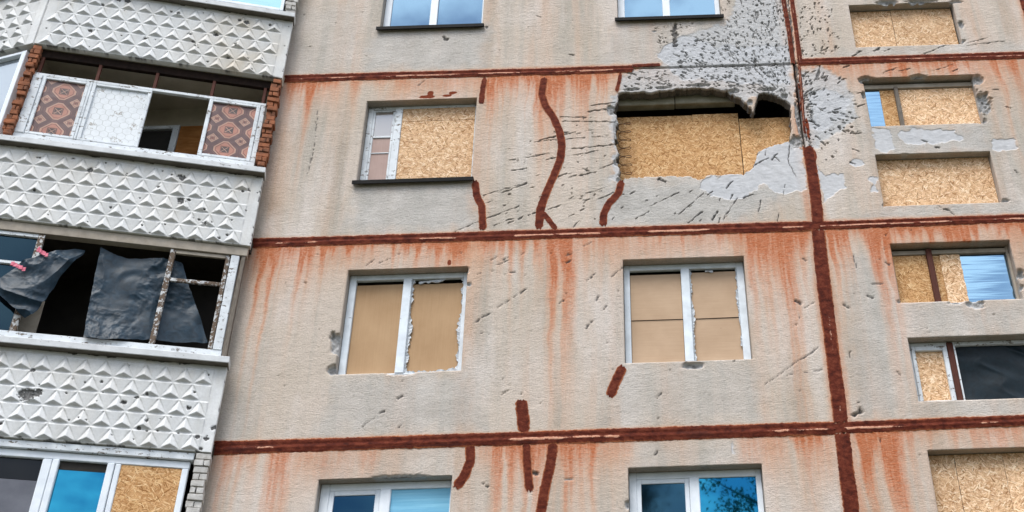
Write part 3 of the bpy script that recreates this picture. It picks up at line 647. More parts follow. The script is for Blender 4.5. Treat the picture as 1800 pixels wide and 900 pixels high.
# ---- sealed joints and brush strokes
def strip(pts, width, name='joint_sealant', worn=.0, dk=.0, wornrange=None, lift=.006, seed=0, taper=False, vertical=False, label=None, wornpos=.58):
    P = np.array([U(*p) if len(p) == 2 else (p[0], p[1]) for p in pts])
    d = np.r_[0, np.cumsum(np.hypot(*np.diff(P, axis=0).T))]; n = max(6, int(d[-1] / .012)); t = np.linspace(0, d[-1], n)
    cx, cz = np.interp(t, d, P[:, 0]), np.interp(t, d, P[:, 1])
    if len(P) > 3:
        k = 9; ker = np.hanning(k + 2)[1:-1]; ker /= ker.sum()
        if n > 2 * k:
            pad = lambda v: np.convolve(np.r_[np.full(k // 2, v[0]), v, np.full(k // 2, v[-1])], ker, 'valid'); cx2, cz2 = pad(cx), pad(cz); cx2[[0, -1]] = cx[[0, -1]]; cz2[[0, -1]] = cz[[0, -1]]; cx, cz = cx2, cz2
    tx, tz = np.gradient(cx), np.gradient(cz); l = np.hypot(tx, tz); tx /= l; tz /= l
    m = 15; v = np.linspace(-.5, .5, m); T, Vv = np.meshgrid(t, v, indexing='ij')
    wd = width * (1 + (fbm(T * 1.7, T * 0, seed + 80) - .5) * .22)
    if taper: wd = wd * (sst(-.01, .05, T) * .5 + .5) * (sst(-.01, .05, d[-1] - T) * .5 + .5)
    edge = np.abs(Vv) * 2
    off = Vv * wd + (fbm(T * 22, np.sign(Vv) * 5 + 7, seed + 83) - .5) * (.018 if width > .12 else .010) * edge ** 2 + (vn(T * 90, np.sign(Vv) * 3 + 2, seed + 84) - .5) * .009 * edge ** 4
    cxx, czz = cx[:, None] - tz[:, None] * off, cz[:, None] + tx[:, None] * off
    endj = (vn(off * 60, off * 0 + 1, seed + 7) - .5) * .05
    kk = np.exp(-T / .02) ; ke = np.exp(-(d[-1] - T) / .02)
    cxx += tx[:, None] * endj * (kk + ke); czz += tz[:, None] * endj * (kk + ke)
    body = 1 - edge ** 8; o = .0015 + lift * body * (.8 + .4 * fbm(T * 8, Vv * 3, seed + 85)) + .002
    if width > .12 and not vertical:
        o += .006 * np.exp(-((Vv + .12) / .10) ** 2) - .006 * np.exp(-((Vv - .12) / .1) ** 2)
    wp = wornpos - .5
    wn = np.zeros_like(T)
    if worn:
        env = np.ones_like(T)
        if wornrange is not None:
            env = np.zeros_like(T)
            for a, b_ in wornrange: env = np.maximum(env, sst(a - .05, a + .05, cxx) * (1 - sst(b_ - .05, b_ + .05, cxx)))
        wn = worn * env * np.exp(-((Vv + wp) / (.12 if not vertical else .13)) ** 2) * (.35 + .9 * sst(.3, .6, fbm(T * 2.2, Vv * 2 + 5, seed + 86))) * (.35 + 1.0 * vn(T * 14, Vv * 9, seed + 87))
    dkk = dk * sst(.45, .75, fbm(T * 2.5, Vv * 5, seed + 88))
    V = np.stack([cxx.ravel(), -o.ravel(), czz.ravel()], -1)
    A = np.stack([wn.ravel(), np.clip(dkk + 0 * T, 0, 1).ravel(), (edge ** 3 * (1.25 if name == 'sealant_stroke' else 1.) * (.3 + .9 * fbm(T * 4, Vv * 0 + np.sign(Vv), seed + 90))).ravel()], -1)
    ob = mkmesh(name, V, gridfaces(n, m), MAT['mastic'], BLD, {'A1': A}, smooth=True)
    if label: ob['label'] = label
    return ob
R = [(-9, 9)]
strip([(500, 139), (700, 133), (960, 126), (1112, 121)], .135, worn=1.0, seed=1, wornrange=[(-4.9, -3.9), (-3.6, -2.4), (-2.2, -.3)], wornpos=.60)
strip([(1112, 116), (1160, 114)], .06, worn=.4, seed=2)
strip([(1404, 110), (1540, 105), (1700, 100), (1840, 96)], .135, worn=.6, seed=3)
strip([(440, 428), (700, 420), (960, 412), (1200, 404.5), (1424, 397.5)], .15, worn=.95, dk=.3, seed=4, wornrange=[(-4.9, -4.1), (-2.8, -2.3), (-1.6, -.5), (.1, 2.1)])
strip([(1442, 397), (1600, 391), (1840, 382)], .13, worn=1.1, seed=5)
strip([(375, 788), (600, 781), (960, 769), (1200, 761.5), (1466, 752.5)], .165, worn=.9, dk=.75, seed=6, wornrange=[(-4.6, -4.2), (-1.6, -.3), (1.3, 2.1)])
strip([(1486, 752), (1600, 747), (1700, 743), (1840, 738)], .145, worn=.9, seed=7, dk=.4, wornrange=[(2.2, 4.0)])
vl = dict(vertical=True)
for q_, (z_, h_) in enumerate(((ZB, .09), (ZC, .10))): strip([(VX - .10, z_ - .005, 0), (VX, z_, 0), (VX + .12, z_ + .002, 0)], .12, worn=.5, seed=60 + q_, dk=.3, lift=.004)
strip([(1373, -60), (1377, 0), (1386, 50), (1394, 112)], .062, worn=.5, seed=8, **vl); strip([(1388, -60), (1392, 0), (1399, 50), (1407, 112)], .062, worn=.5, seed=18, **vl)
strip([(1405, 116), (1409, 160), (1412, 205), (1415, 235)], .035, worn=.8, seed=9, **vl)
strip([(1420, 258), (1427, 300), (1434, 350), (1438, 392)], .155, worn=.25, seed=10, dk=.4, **vl)
strip([(1438, 404), (1448, 500), (1462, 610), (1472, 690), (1478, 744)], .165, worn=.38, seed=11, dk=.5, wornpos=.45, **vl)
strip([(1480, 762), (1488, 830), (1497, 900), (1510, 1000)], .175, worn=.0, seed=12, dk=.5, **vl)
strip([(V2X + .0, 15.9, 0), (V2X - .01, 14, 0), (V2X, 13.23, 0)], .17, seed=13, dk=.3, **vl)
strip([(V2X, 13.08, 0), (V2X - .01, 12, 0), (V2X, 10.44, 0)], .16, seed=14, dk=.3, **vl)
ST = [([(852, 138), (849, 155), (846, 184)], .075, 'narrow brown stroke above the right corner of the half glazed window'),
      ([(957, 136), (952, 165), (958, 185), (972, 205), (984, 232), (988, 255), (985, 280), (973, 310), (958, 345), (950, 368), (947, 402)], .105, 'long serpentine brown stroke running between two joints'),
      ([(953, 372), (964, 386), (978, 404)], .075, 'short brown stroke forking off the serpentine stroke'),
      ([(1091, 128), (1088, 145), (1083, 162)], .055, None),
      ([(835, 318), (838, 345), (847, 362), (849, 405)], .095, 'brown stroke below the right corner of the half glazed window'),
      ([(1093, 318), (1087, 340), (1070, 358), (1061, 377), (1060, 398)], .10, 'curved brown stroke below the left corner of the blast hole'),
      ([(1096, 643), (1083, 670), (1072, 697)], .125, 'isolated slanting brown stroke under the cardboard window'),
      ([(916, 702), (919, 730), (921, 760)], .145, 'blunt brown stroke standing on the lowest joint'),
      ([(925, 778), (927, 820), (931, 864)], .10, None),
      ([(826, 780), (827, 810), (817, 836), (801, 858)], .115, 'hooked brown stroke beside the striped blue window'),
      ([(973, 778), (967, 820), (957, 862), (950, 905), (945, 960)], .12, None)]
for i, (p, wd, lb) in enumerate(ST):
    dkk = .5 if i in (7,) else .35
    strip(p, wd, 'sealant_stroke', worn=0, dk=dkk, lift=.0012, seed=20 + i, taper=True, vertical=True, label=lb)

# ---- the blast hole
lt = MB()
zt = U(1180, 172, .10)[1]
lt.box(U(1087, 180)[0] - .1, U(1186, 180, .2)[0] - .004, -.30, -.17, zt - .05, zt + .30, .01); lt.box(U(1186, 180, .2)[0] + .006, U(1292, 180, .2)[0], -.30, -.175, zt - .04, zt + .30, .01)
lo = lt.build('lintel', MAT['lintel'], BLD); lo['label'] = 'pale broken window lintel inside the blast hole'
ps = MB(); a = U(1392, 200, .12)[0]; b_ = U(1404, 200, .12)[0]
ps.box(a - .02, b_, -.20, -.10, U(1395, 262)[1], U(1395, 168)[1], .012, .01)
po = ps.build('broken_jamb', MAT['ruff'], BLD); po['label'] = 'splintered grey jamb at the right end of the blast hole'

# ---------------------------------------------------------------- windows
def board(fr, a0, a1, z0, z1, o0, th, mat, name, label, cat, group=None, ragged=0.0, tilt=0.0):
    """sheet with its own thickness; slightly irregular outline"""
    n = 26
    def side(p, q, k):
        t = np.linspace(0, 1, n)[:-1]; return [(p[0] + (q[0] - p[0]) * x, p[1] + (q[1] - p[1]) * x) for x in t]
    c = [(a0, z0), (a1, z0 + tilt), (a1, z1 + tilt), (a0, z1)]; pts = []
    for i in range(4): pts += side(c[i], c[(i + 1) % 4], i)
    if ragged: pts = [(x + random.uniform(-1, 1) * ragged, z + random.uniform(-1, 1) * ragged) for x, z in pts]
    A = np.array(pts); m = len(A)
    V = np.concatenate([fr(A[:, 0], o0, A[:, 1]), fr(A[:, 0], o0 - th, A[:, 1])])
    F = [list(range(m)), list(range(2 * m - 1, m - 1, -1))] + [[i, i + m, (i + 1) % m + m, (i + 1) % m] for i in range(m)]
    return tag(mkmesh(name, V, F, mat), label, cat, group)
OG = 'chipboard sheets nailed over window openings'
def frame_mesh(fr, a0, a1, z0, z1, o0, o1, ml, mr, mt, mb_, bev=.006):
    m = MB(fr)
    m.box(a0, a0 + ml, o0, o1, z0, z1, bev); m.box(a1 - mr, a1, o0, o1, z0, z1, bev)
    m.box(a0 + ml + .0005, a1 - mr - .0005, o0, o1 - .002, z0, z0 + mb_, bev); m.box(a0 + ml + .0005, a1 - mr - .0005, o0, o1 - .002, z1 - mt, z1, bev)
    return m
def window(key, rec=.125, ml=.07, mr=.07, mt=.07, mb_=.06, mull=None, mw=.09, mat='pvc', label=None, sill=None):
    a0, a1, z0, z1 = OP[key]
    m = frame_mesh(FAC, a0 + .004, a1 - .004, z0 + .004, z1 - .004, -rec - .06, -rec, ml, mr, mt, mb_)
    if mull is not None: m.box(mull - mw / 2, mull + mw / 2, -rec - .058, -rec + .012, z0 + mb_ + .002, z1 - mt - .002, .006)
    wo = m.build('window', MAT[mat], BLD)
    if label: wo['label'] = label
    if sill:
        s_ = MB(); s_.box(a0 - .04, a1 + .03, -rec, .055, z0 - .012, z0 + .006, .002); s_.box(a0 - .04, a1 + .03, .049, .058, z0 - .055, z0 + .006, .002)
        s_.build('sill', MAT['sill'], wo)
    return wo
def sash(wo, fr, a0, a1, z0, z1, o, w_, mat='pvc', glass='glass', name='sash', th=.03):
    if w_ > 0:
        m = frame_mesh(fr, a0, a1, z0, z1, o - th, o, w_, w_, w_, w_, .004); m.build(name, MAT[mat], wo)
    m = MB(fr); m.box(a0 + w_ - .003, a1 - w_ + .003, o - th + .008, o - th + .014, z0 + w_ - .003, z1 - w_ + .003, 0)
    return m.build('pane', MAT[glass], wo)

# top row, glazed
for key, px in (('W7', (748, 762)), ('W8', (1162, 1184))):
    a0, a1, z0, z1 = OP[key]
    pxm = U((850 + 905) / 2 / 3.333 + 500, 20, .13)[0] if key == 'W7' else U(940 + 770 / 3.333, 15, .13)[0]
    wo = window(key, ml=.10, mr=.035 if key == 'W7' else .07, mt=.06, mb_=.035, mull=pxm, mw=.11, sill=True, label='white window with clouds mirrored in both panes' if key == 'W7' else 'white window with clouds mirrored beside the shrapnel peppered wall')
    sash(wo, FAC, a0 + .10, pxm - .055, z0 + .035, z1 - .06, -.13, .0, glass='glass'); sash(wo, FAC, pxm + .055, a1 - (.035 if key == 'W7' else .07), z0 + .035, z1 - .06, -.13, .0, glass='glass')

# W1: old timber frame, narrow sash left, chipboard right
a0, a1, z0, z1 = OP['W1']
wo = window('W1', ml=.07, mr=.03, mt=.05, mb_=.03, mull=U(500 + 672 / 3.333, 200, .125)[0], mw=.10, mat='peel', sill=True, label='old pale blue timber window half glazed and half boarded')
pm_ = U(500 + 672 / 3.333, 200, .125)[0]
sash(wo, FAC, a0 + .075, pm_ - .055, z0 + .035, z1 - .055, -.135, .03, 'peel', 'glassgrey')
mbx = MB(); zz = U(680, 240, .13)[1]; mbx.box(a0 + .105, pm_ - .085, -.16, -.132, zz - .016, zz + .016, .003); zz2 = U(680, 268, .13)[1]; mb2 = MB(); mb2.box(a0 + .105, pm_ - .085, -.155, -.135, zz2 - .008, zz2 + .008, .002); mb2.build('glazing_bar', MAT['peel'], wo)
mbx.build('glazing_bar', MAT['peel'], wo)
board(FAC, a0 + .106, pm_ - .086, z0 + .066, zz - .02, -.1455, .002, m_sheet('faded_pink_fibreboard', (.36, .26, .23), (.47, .35, .31)), 'fibreboard_sheet', 'faded pinkish sheet behind the narrow sash of the old timber window', 'fibreboard sheet')
zj = U(770, 212, .13)[1]
board(FAC, pm_ + .052, a1 - .033, z0 + .03, zj - .005, -.128, .012, MAT['osb'], 'chipboard_sheet', 'tall pale chipboard sheet beside the narrow dusty pane of the old timber window', 'chipboard sheet', OG, .002)
board(FAC, pm_ + .052, a1 - .033, zj + .004, z1 - .052, -.130, .012, MAT['osb'], 'chipboard_sheet', 'low chipboard strip filling the top of the old timber window', 'chipboard sheet', OG, .002)

def shards(parent, fr, edges, o, name='torn_film', label=None, amp=.05, seed=0):
    V, F = [], []; g = np.random.default_rng(seed)
    for (p, q, nrm, am) in edges:
        l = math.hypot(q[0] - p[0], q[1] - p[1]); n = max(4, int(l / .022)); base = len(V)
        for i in range(n + 1):
            t = i / n; x, z = p[0] + (q[0] - p[0]) * t, p[1] + (q[1] - p[1]) * t
            d = am * max(.05, (fbm(np.array(t * l * 5.), np.array(3.1), seed + 3) - .32) * 2.3 + g.uniform(-.25, .35)) + .004
            V.append(fr(x, o, z)); V.append(fr(x + nrm[0] * d, o + g.uniform(0, .018), z + nrm[1] * d)); V.append(fr(x + nrm[0] * d, o - .006, z + nrm[1] * d))
        for i in range(n): 
            a = base + 3 * i; F += [[a, a + 3, a + 4, a + 1], [a + 1, a + 4, a + 5, a + 2]]
    ob = mkmesh(name, np.array(V), F, MAT['foam'], parent)
    if label: ob['label'] = label
    return ob
# W3: hardboard
a0, a1, z0, z1 = OP['W3']; mu = U(717, 495, .125)[0]
wo = window('W3', ml=.085, mr=.06, mt=.075, mb_=.06, mull=mu, mw=.105, mat='pvcold', label='chipped white window with torn film round its right opening')
zt_ = z1 - .08; zb_ = z0 + .065
board(FAC, a0 + .092, mu - .056, zb_, zt_ - .05, -.165, .006, MAT['fibre'], 'hardboard_sheet', 'plain brown hardboard sheet left of the mullion above the gouged window corner', 'hardboard sheet', 'brown hardboard sheets in one window', .0)
board(FAC, mu + .056, a1 - .065, zb_, zt_ - .06, -.165, .006, MAT['fibre'], 'hardboard_sheet', 'brown hardboard sheet ringed by torn white film', 'hardboard sheet', 'brown hardboard sheets in one window', .0)
L0, R0 = mu + .053, a1 - .061
shards(wo, FAC, [((L0, zb_), (L0, zt_), (1, 0), .06), ((R0, zb_), (R0, zt_), (-1, 0), .055), ((L0, zb_), (R0, zb_), (0, 1), .045), ((L0 + .08, zt_ - .03), (L0 + .42, zt_), (0, -1), .07)], -.15, seed=5)
# W4: cardboard
a0, a1, z0, z1 = OP['W4']; mu = U(940 + 878 / 3.333, 430 + 135 / 3.333, .125)[0]
wo = window('W4', ml=.075, mr=.09, mt=.075, mb_=.06, mull=mu, mw=.105, mat='pvcold', label='white window with its openings closed by cardboard')
zj = U(1150, 562, .165)[1]; zj2 = U(1260, 559, .165)[1]; zt_ = z1 - .08; zb_ = z0 + .065
CG = 'cardboard sheets in one window'
board(FAC, a0 + .082, mu - .056, zb_, zj - .008, -.170, .005, MAT['card'], 'cardboard_sheet', 'lower left cardboard sheet in the window with four cardboard sheets', 'cardboard sheet', CG)
board(FAC, a0 + .082, mu - .056, zj - .003, zt_ - .05, -.160, .005, MAT['card'], 'cardboard_sheet', 'upper left cardboard sheet overlapping the one below with a dark gap', 'cardboard sheet', CG)
board(FAC, mu + .056, a1 - .095, zb_, zj2 - .004, -.170, .005, MAT['card'], 'cardboard_sheet', 'lower right cardboard sheet in the window with four cardboard sheets', 'cardboard sheet', CG)
board(FAC, mu + .056, a1 - .095, zj2 - .002, zt_ - .04, -.160, .005, MAT['card'], 'cardboard_sheet', 'upper right cardboard sheet beside ragged film along the mullion', 'cardboard sheet', CG, tilt=.006)
L0, R0 = mu + .053, a1 - .091
shards(wo, FAC, [((L0, zb_), (L0, zt_), (1, 0), .035), ((R0, zb_ + .2), (R0, zt_), (-1, 0), .03), ((L0 + .2, zt_ - .02), (L0 + .3, zt_ - .02), (0, -1), .03)], -.15, seed=9)
# W5 / W6
a0, a1, z0, z1 = OP['W5']; mu = U(360 + 955 / 3, 630 + 700 / 3, .125)[0]
wo = window('W5', ml=.10, mr=.03, mt=.085, mb_=.06, mull=mu, mw=.12, label='white window with a striped light blue right pane')
sash(wo, FAC, a0 + .105, mu - .062, z0 + .065, z1 - .09, -.13, .055, glass='glassdark')
sash(wo, FAC, mu + .062, a1 - .033, z0 + .065, z1 - .09, -.13, .0, glass='blind')
a0, a1, z0, z1 = OP['W6']; mu = U(940 + 842 / 3, 630 + 680 / 3, .125)[0]
wo = window('W6', ml=.085, mr=.065, mt=.085, mb_=.06, mull=mu, mw=.11, label='white window mirroring blue sky and tree branches')
sash(wo, FAC, a0 + .09, mu - .057, z0 + .065, z1 - .09, -.13, .05, glass='glassdark')
sash(wo, FAC, mu + .057, a1 - .068, z0 + .065, z1 - .09, -.13, .0, glass='glassblue')

# right column
a0, a1, z0, z1 = OP['R1']
board(FAC, a0 + .01, U(1380 + 690 / 3.75, 20, .13)[0], z0 - .01, z1 - .02, -.125, .012, MAT['osb'], 'chipboard_sheet', 'chipboard sheet in the left part of the topmost small opening', 'chipboard sheet', OG, .002)
board(FAC, U(1380 + 690 / 3.75, 20, .13)[0] + .006, a1 - .02, z0 - .01, z1 - .015, -.119, .012, MAT['osb'], 'chipboard_sheet', 'wide chipboard sheet in the right part of the topmost small opening', 'chipboard sheet', OG, .002)
a0, a1, z0, z1 = OP['R2']
m = MB(); m.box(a0 + .002, a0 + .03, -.16, -.10, z0, z1 - .06, .004); m.box(a0, a1, -.17, -.11, z1 - .11, z1 - .04, .004); wo = m.build('window', MAT['beam'], BLD)
wo['label'] = 'small window frame with a sliver of striped glass left of its post'
xg = U(1380 + 642 / 3.75, 190, .13)[0]; xm = U(1380 + 752 / 3.75, 190, .12)[0]
m = MB(); m.box(a0 + .03, xg, -.15, -.144, z0, z1 - .11, 0); m.build('pane', MAT['glasspale'], wo)
m = MB(); m.box(xm - .028, xm + .028, -.135, -.09, z0, z1 - .09, .006, .004); m.build('mullion', MAT['greywood'], wo)
board(FAC, xg + .002, xm - .02, z0, z1 - .12, -.139, .012, MAT['osb_warm'], 'chipboard_sheet', 'narrow chipboard strip between the glass sliver and the grey post', 'chipboard sheet', OG, .002)
board(FAC, xm - .018, a1 + .05, z0, z1 - .12, -.137, .012, MAT['osb'], 'chipboard_sheet', 'chipboard sheet right of the grey post in the chipped small opening', 'chipboard sheet', OG, .002)
a0, a1, z0, z1 = OP['R3']
board(FAC, a0 + .006, a1 - .006, z0 - .01, z1 - .01, -.12, .014, MAT['osb'], 'chipboard_sheet', 'single chipboard sheet filling the small opening just above a joint', 'chipboard sheet', OG, .0)
a0, a1, z0, z1 = OP['R4']
m = MB(); m.box(a0 + .002, a0 + .035, -.18, -.12, z0, z1, .004); m.box(a0 + .036, a1 - .036, -.18, -.122, z1 - .09, z1 - .03, .004); m.box(a1 - .035, a1 - .002, -.18, -.12, z0, z1, .004); wo = m.build('window', MAT['beam'], BLD)
wo['label'] = 'small window with chipboard either side of a brown post and blue glass at right'
p1 = U(1380 + 975 / 3.75, 485, .12)[0]; p2 = U(1380 + 1170 / 3.75, 490, .14)[0]
m = MB(); m.box(p1 - .035, p1 + .035, -.14, -.09, z0, z1 - .03, .006, .003); m.build('mullion', MAT['brownwood'], wo)
board(FAC, a0 + .037, p1 - .037, z0, z1 - .10, -.135, .012, MAT['osb_warm'], 'chipboard_sheet', 'chipboard sheet left of the brown post beside blue glass', 'chipboard sheet', OG, .002)
board(FAC, p1 + .037, p1 + .15, z0, z1 - .10, -.150, .012, MAT['osb_warm'], 'chipboard_sheet', 'slim chipboard offcut touching the brown post on its right', 'chipboard sheet', OG, .002)
board(FAC, p1 + .135, p2 + .02, z0 - .015, z1 - .10, -.136, .012, MAT['osb'], 'chipboard_sheet', 'bright chipboard strip directly beside the blue glass', 'chipboard sheet', OG, .005)
m = MB(); m.box(p2 - .02, a1 - .036, -.170, -.164, z0, z1 - .092, 0); m.build('pane', MAT['glasspale'], wo)
a0, a1, z0, z1 = OP['R5']
p1 = U(1380 + 835 / 2.81, 580 + 200 / 2.81, .12)[0]; pl = U(1380 + 800 / 2.81, 580 + 200 / 2.81, .12)[0]
m = frame_mesh(FAC, a0 + .004, a1, z0 + .004, z1 - .004, -.18, -.12, .04, .04, .05, .03); wo = m.build('window', MAT['peel'], BLD); wo['label'] = 'small window with a boarded white sash and black plastic behind its large pane'
m = frame_mesh(FAC, a0 + .046, p1 - .035, z0 + .036, z1 - .056, -.16, -.11, .045, .055, .06, .03); m.build('sash', MAT['peel'], wo)
m = MB(); m.box(p1 - .033, p1 + .04, -.15, -.10, z0 + .01, z1 - .02, .006, .003); m.build('mullion', MAT['brownwood'], wo)
m = MB(); m.box(p1 + .042, p1 + .062, -.15, -.105, z0 + .034, z1 - .06, .003); m.box(p1 + .063, a1 - .042, -.15, -.105, z0 + .034, z0 + .05, .003); m.build('glazing_bead', MAT['peel'], wo)
board(FAC, a0 + .10, p1 - .09, z0 + .07, z1 - .10, -.150, .012, MAT['osb'], 'chipboard_sheet', 'small chipboard sheet inside the white sash beside black plastic', 'chipboard sheet', OG, .0)
R5 = (p1, a1, z0, z1)
a0, a1, z0, z1 = OP['R6']
x1_ = U(1380 + 858 / 2.81, 850, .13)[0]; x2_ = U(1380 + 1100 / 2.81, 850, .13)[0]
board(FAC, a0 + .006, x1_ - .003, z0, z1 - .01, -.125, .012, MAT['osb'], 'chipboard_sheet', 'left chipboard sheet of three in the lowest small opening', 'chipboard sheet', OG, .002)
board(FAC, x1_ + .003, x2_ - .003, z0, z1 - .01, -.121, .012, MAT['osb'], 'chipboard_sheet', 'middle chipboard sheet of three in the lowest small opening', 'chipboard sheet', OG, .002)
board(FAC, x2_ + .003, a1 - .004, z0, z1 - .01, -.126, .012, MAT['osb'], 'chipboard_sheet', 'right chipboard sheet of three in the lowest small opening', 'chipboard sheet', OG, .002)

# blast hole boarding
dB = .27
xl = U(1087, 250, dB)[0] - .12; xj = U(1302, 250, dB)[0]; xr = U(1390, 230, dB)[0] + .02; ztop = U(1200, 203, dB)[1]; zjo = U(1240, 213, dB)[1]; xk = U(1216, 200, dB)[0]
board(FAC, xl, xj - .004, ZB + .55, zjo - .003, -dB, .012, MAT['osb_warm'], 'chipboard_sheet', 'largest chipboard sheet filling most of the blast hole', 'chipboard sheet', OG, .002)
board(FAC, xl, xk - .003, zjo + .002, ztop, -dB - .004, .012, MAT['osb_warm'], 'chipboard_sheet', 'low chipboard strip along the top left of the blast hole boarding', 'chipboard sheet', OG, .003)
board(FAC, xk + .003, xj - .004, zjo + .002, ztop + .01, -dB - .002, .012, MAT['osb_warm'], 'chipboard_sheet', 'short chipboard strip under the hanging lump of the blast hole', 'chipboard sheet', OG, .003)
board(FAC, xj + .005, xr, ZB + .55, U(1350, 208, dB)[1], -dB + .008, .012, MAT['osb_warm'], 'chipboard_sheet', 'chipboard sheet at the right end of the blast hole under a black gap', 'chipboard sheet', OG, .003)
# wire spring hanging at the left edge of the hole
cvd = []
g = np.linspace(0, 1, 300); zt2, zb2 = U(1098, 213, .12)[1], U(1098, 308, .12)[1]; xw = U(1098, 250, .15)[0]
ph = g * 2 * math.pi * 6.5
cl = np.stack([xw + .085 * np.sin(ph), .13 + .035 * np.cos(ph), zt2 + (zb2 - zt2) * g + .02 * np.sin(ph * 2)], -1)
def tube(P, r, k=6):
    T = np.gradient(P, axis=0); T /= np.linalg.norm(T, axis=1)[:, None]; up = np.array([0.1, 1, .05]); A = np.cross(T, up); A /= np.linalg.norm(A, axis=1)[:, None]; Bn = np.cross(T, A)
    a = np.linspace(0, 2 * math.pi, k, endpoint=False); V = P[:, None] + r * (np.cos(a)[None, :, None] * A[:, None] + np.sin(a)[None, :, None] * Bn[:, None])
    i = np.arange(len(P) - 1)[:, None]; j = np.arange(k)[None]; F = np.stack([i * k + j, i * k + (j + 1) % k, (i + 1) * k + (j + 1) % k, (i + 1) * k + j], -1).reshape(-1, 4)
    return V.reshape(-1, 3), F
V, F = tube(cl, .0045); tag(mkmesh('wire_coil', V, F, MAT['wire'], smooth=True), 'rusty looping wire at the left edge of the blast hole', 'wire')

# ---------------------------------------------------------------- balconies
PITCH, RH = .215, .206
CHIPS = {13.0: [(.62, .93, .05), (.71, .955, .03), (1.52, .9, .03), (1.62, .92, .02), (2.5, .86, .03), (2.32, 1.0, .05), (2.2, 1.0, .05), (.98, .62, .04), (1.30, .55, .03), (1.85, .35, .03), (1.24, .42, .03), (1.2, .35, .02), (.75, .22, .04), (2.55, .35, .03), (.7, .5, .02), (2.9, .42, .02), (.05, .6, .01), (.3, .95, .03), (1.0, .1, .02)],
         10.19: [(.98, .92, .055), (.92, .55, .055), (1.10, .93, .025), (1.22, .72, .022), (.83, .58, .025), (.63, .46, .02), (.58, .25, .035), (.38, .06, .025), (.15, .85, .03), (.22, .82, .025), (2.28, 1.0, .02), (2.05, .86, .04), (2.66, .95, .02), (1.7, .33, .02), (.66, .3, .018), (.3, .12, .02), (2.6, .45, .018), (1.4, .52, .012), (.28, .35, .015), (1.9, 1.0, .014)],
         7.39: [(2.03, .82, .03), (2.02, .52, .10), (1.93, .55, .06), (1.02, .52, .035), (.9, .6, .025), (.8, .65, .02), (.33, .52, .03), (.74, .32, .03), (.8, .22, .03), (.72, .2, .018), (.17, .17, .035), (.08, .16, .03), (.30, .72, .015), (.02, .3, .04), (2.2, .15, .022), (.38, .2, .015), (1.3, .75, .02), (.12, .03, .03)]}
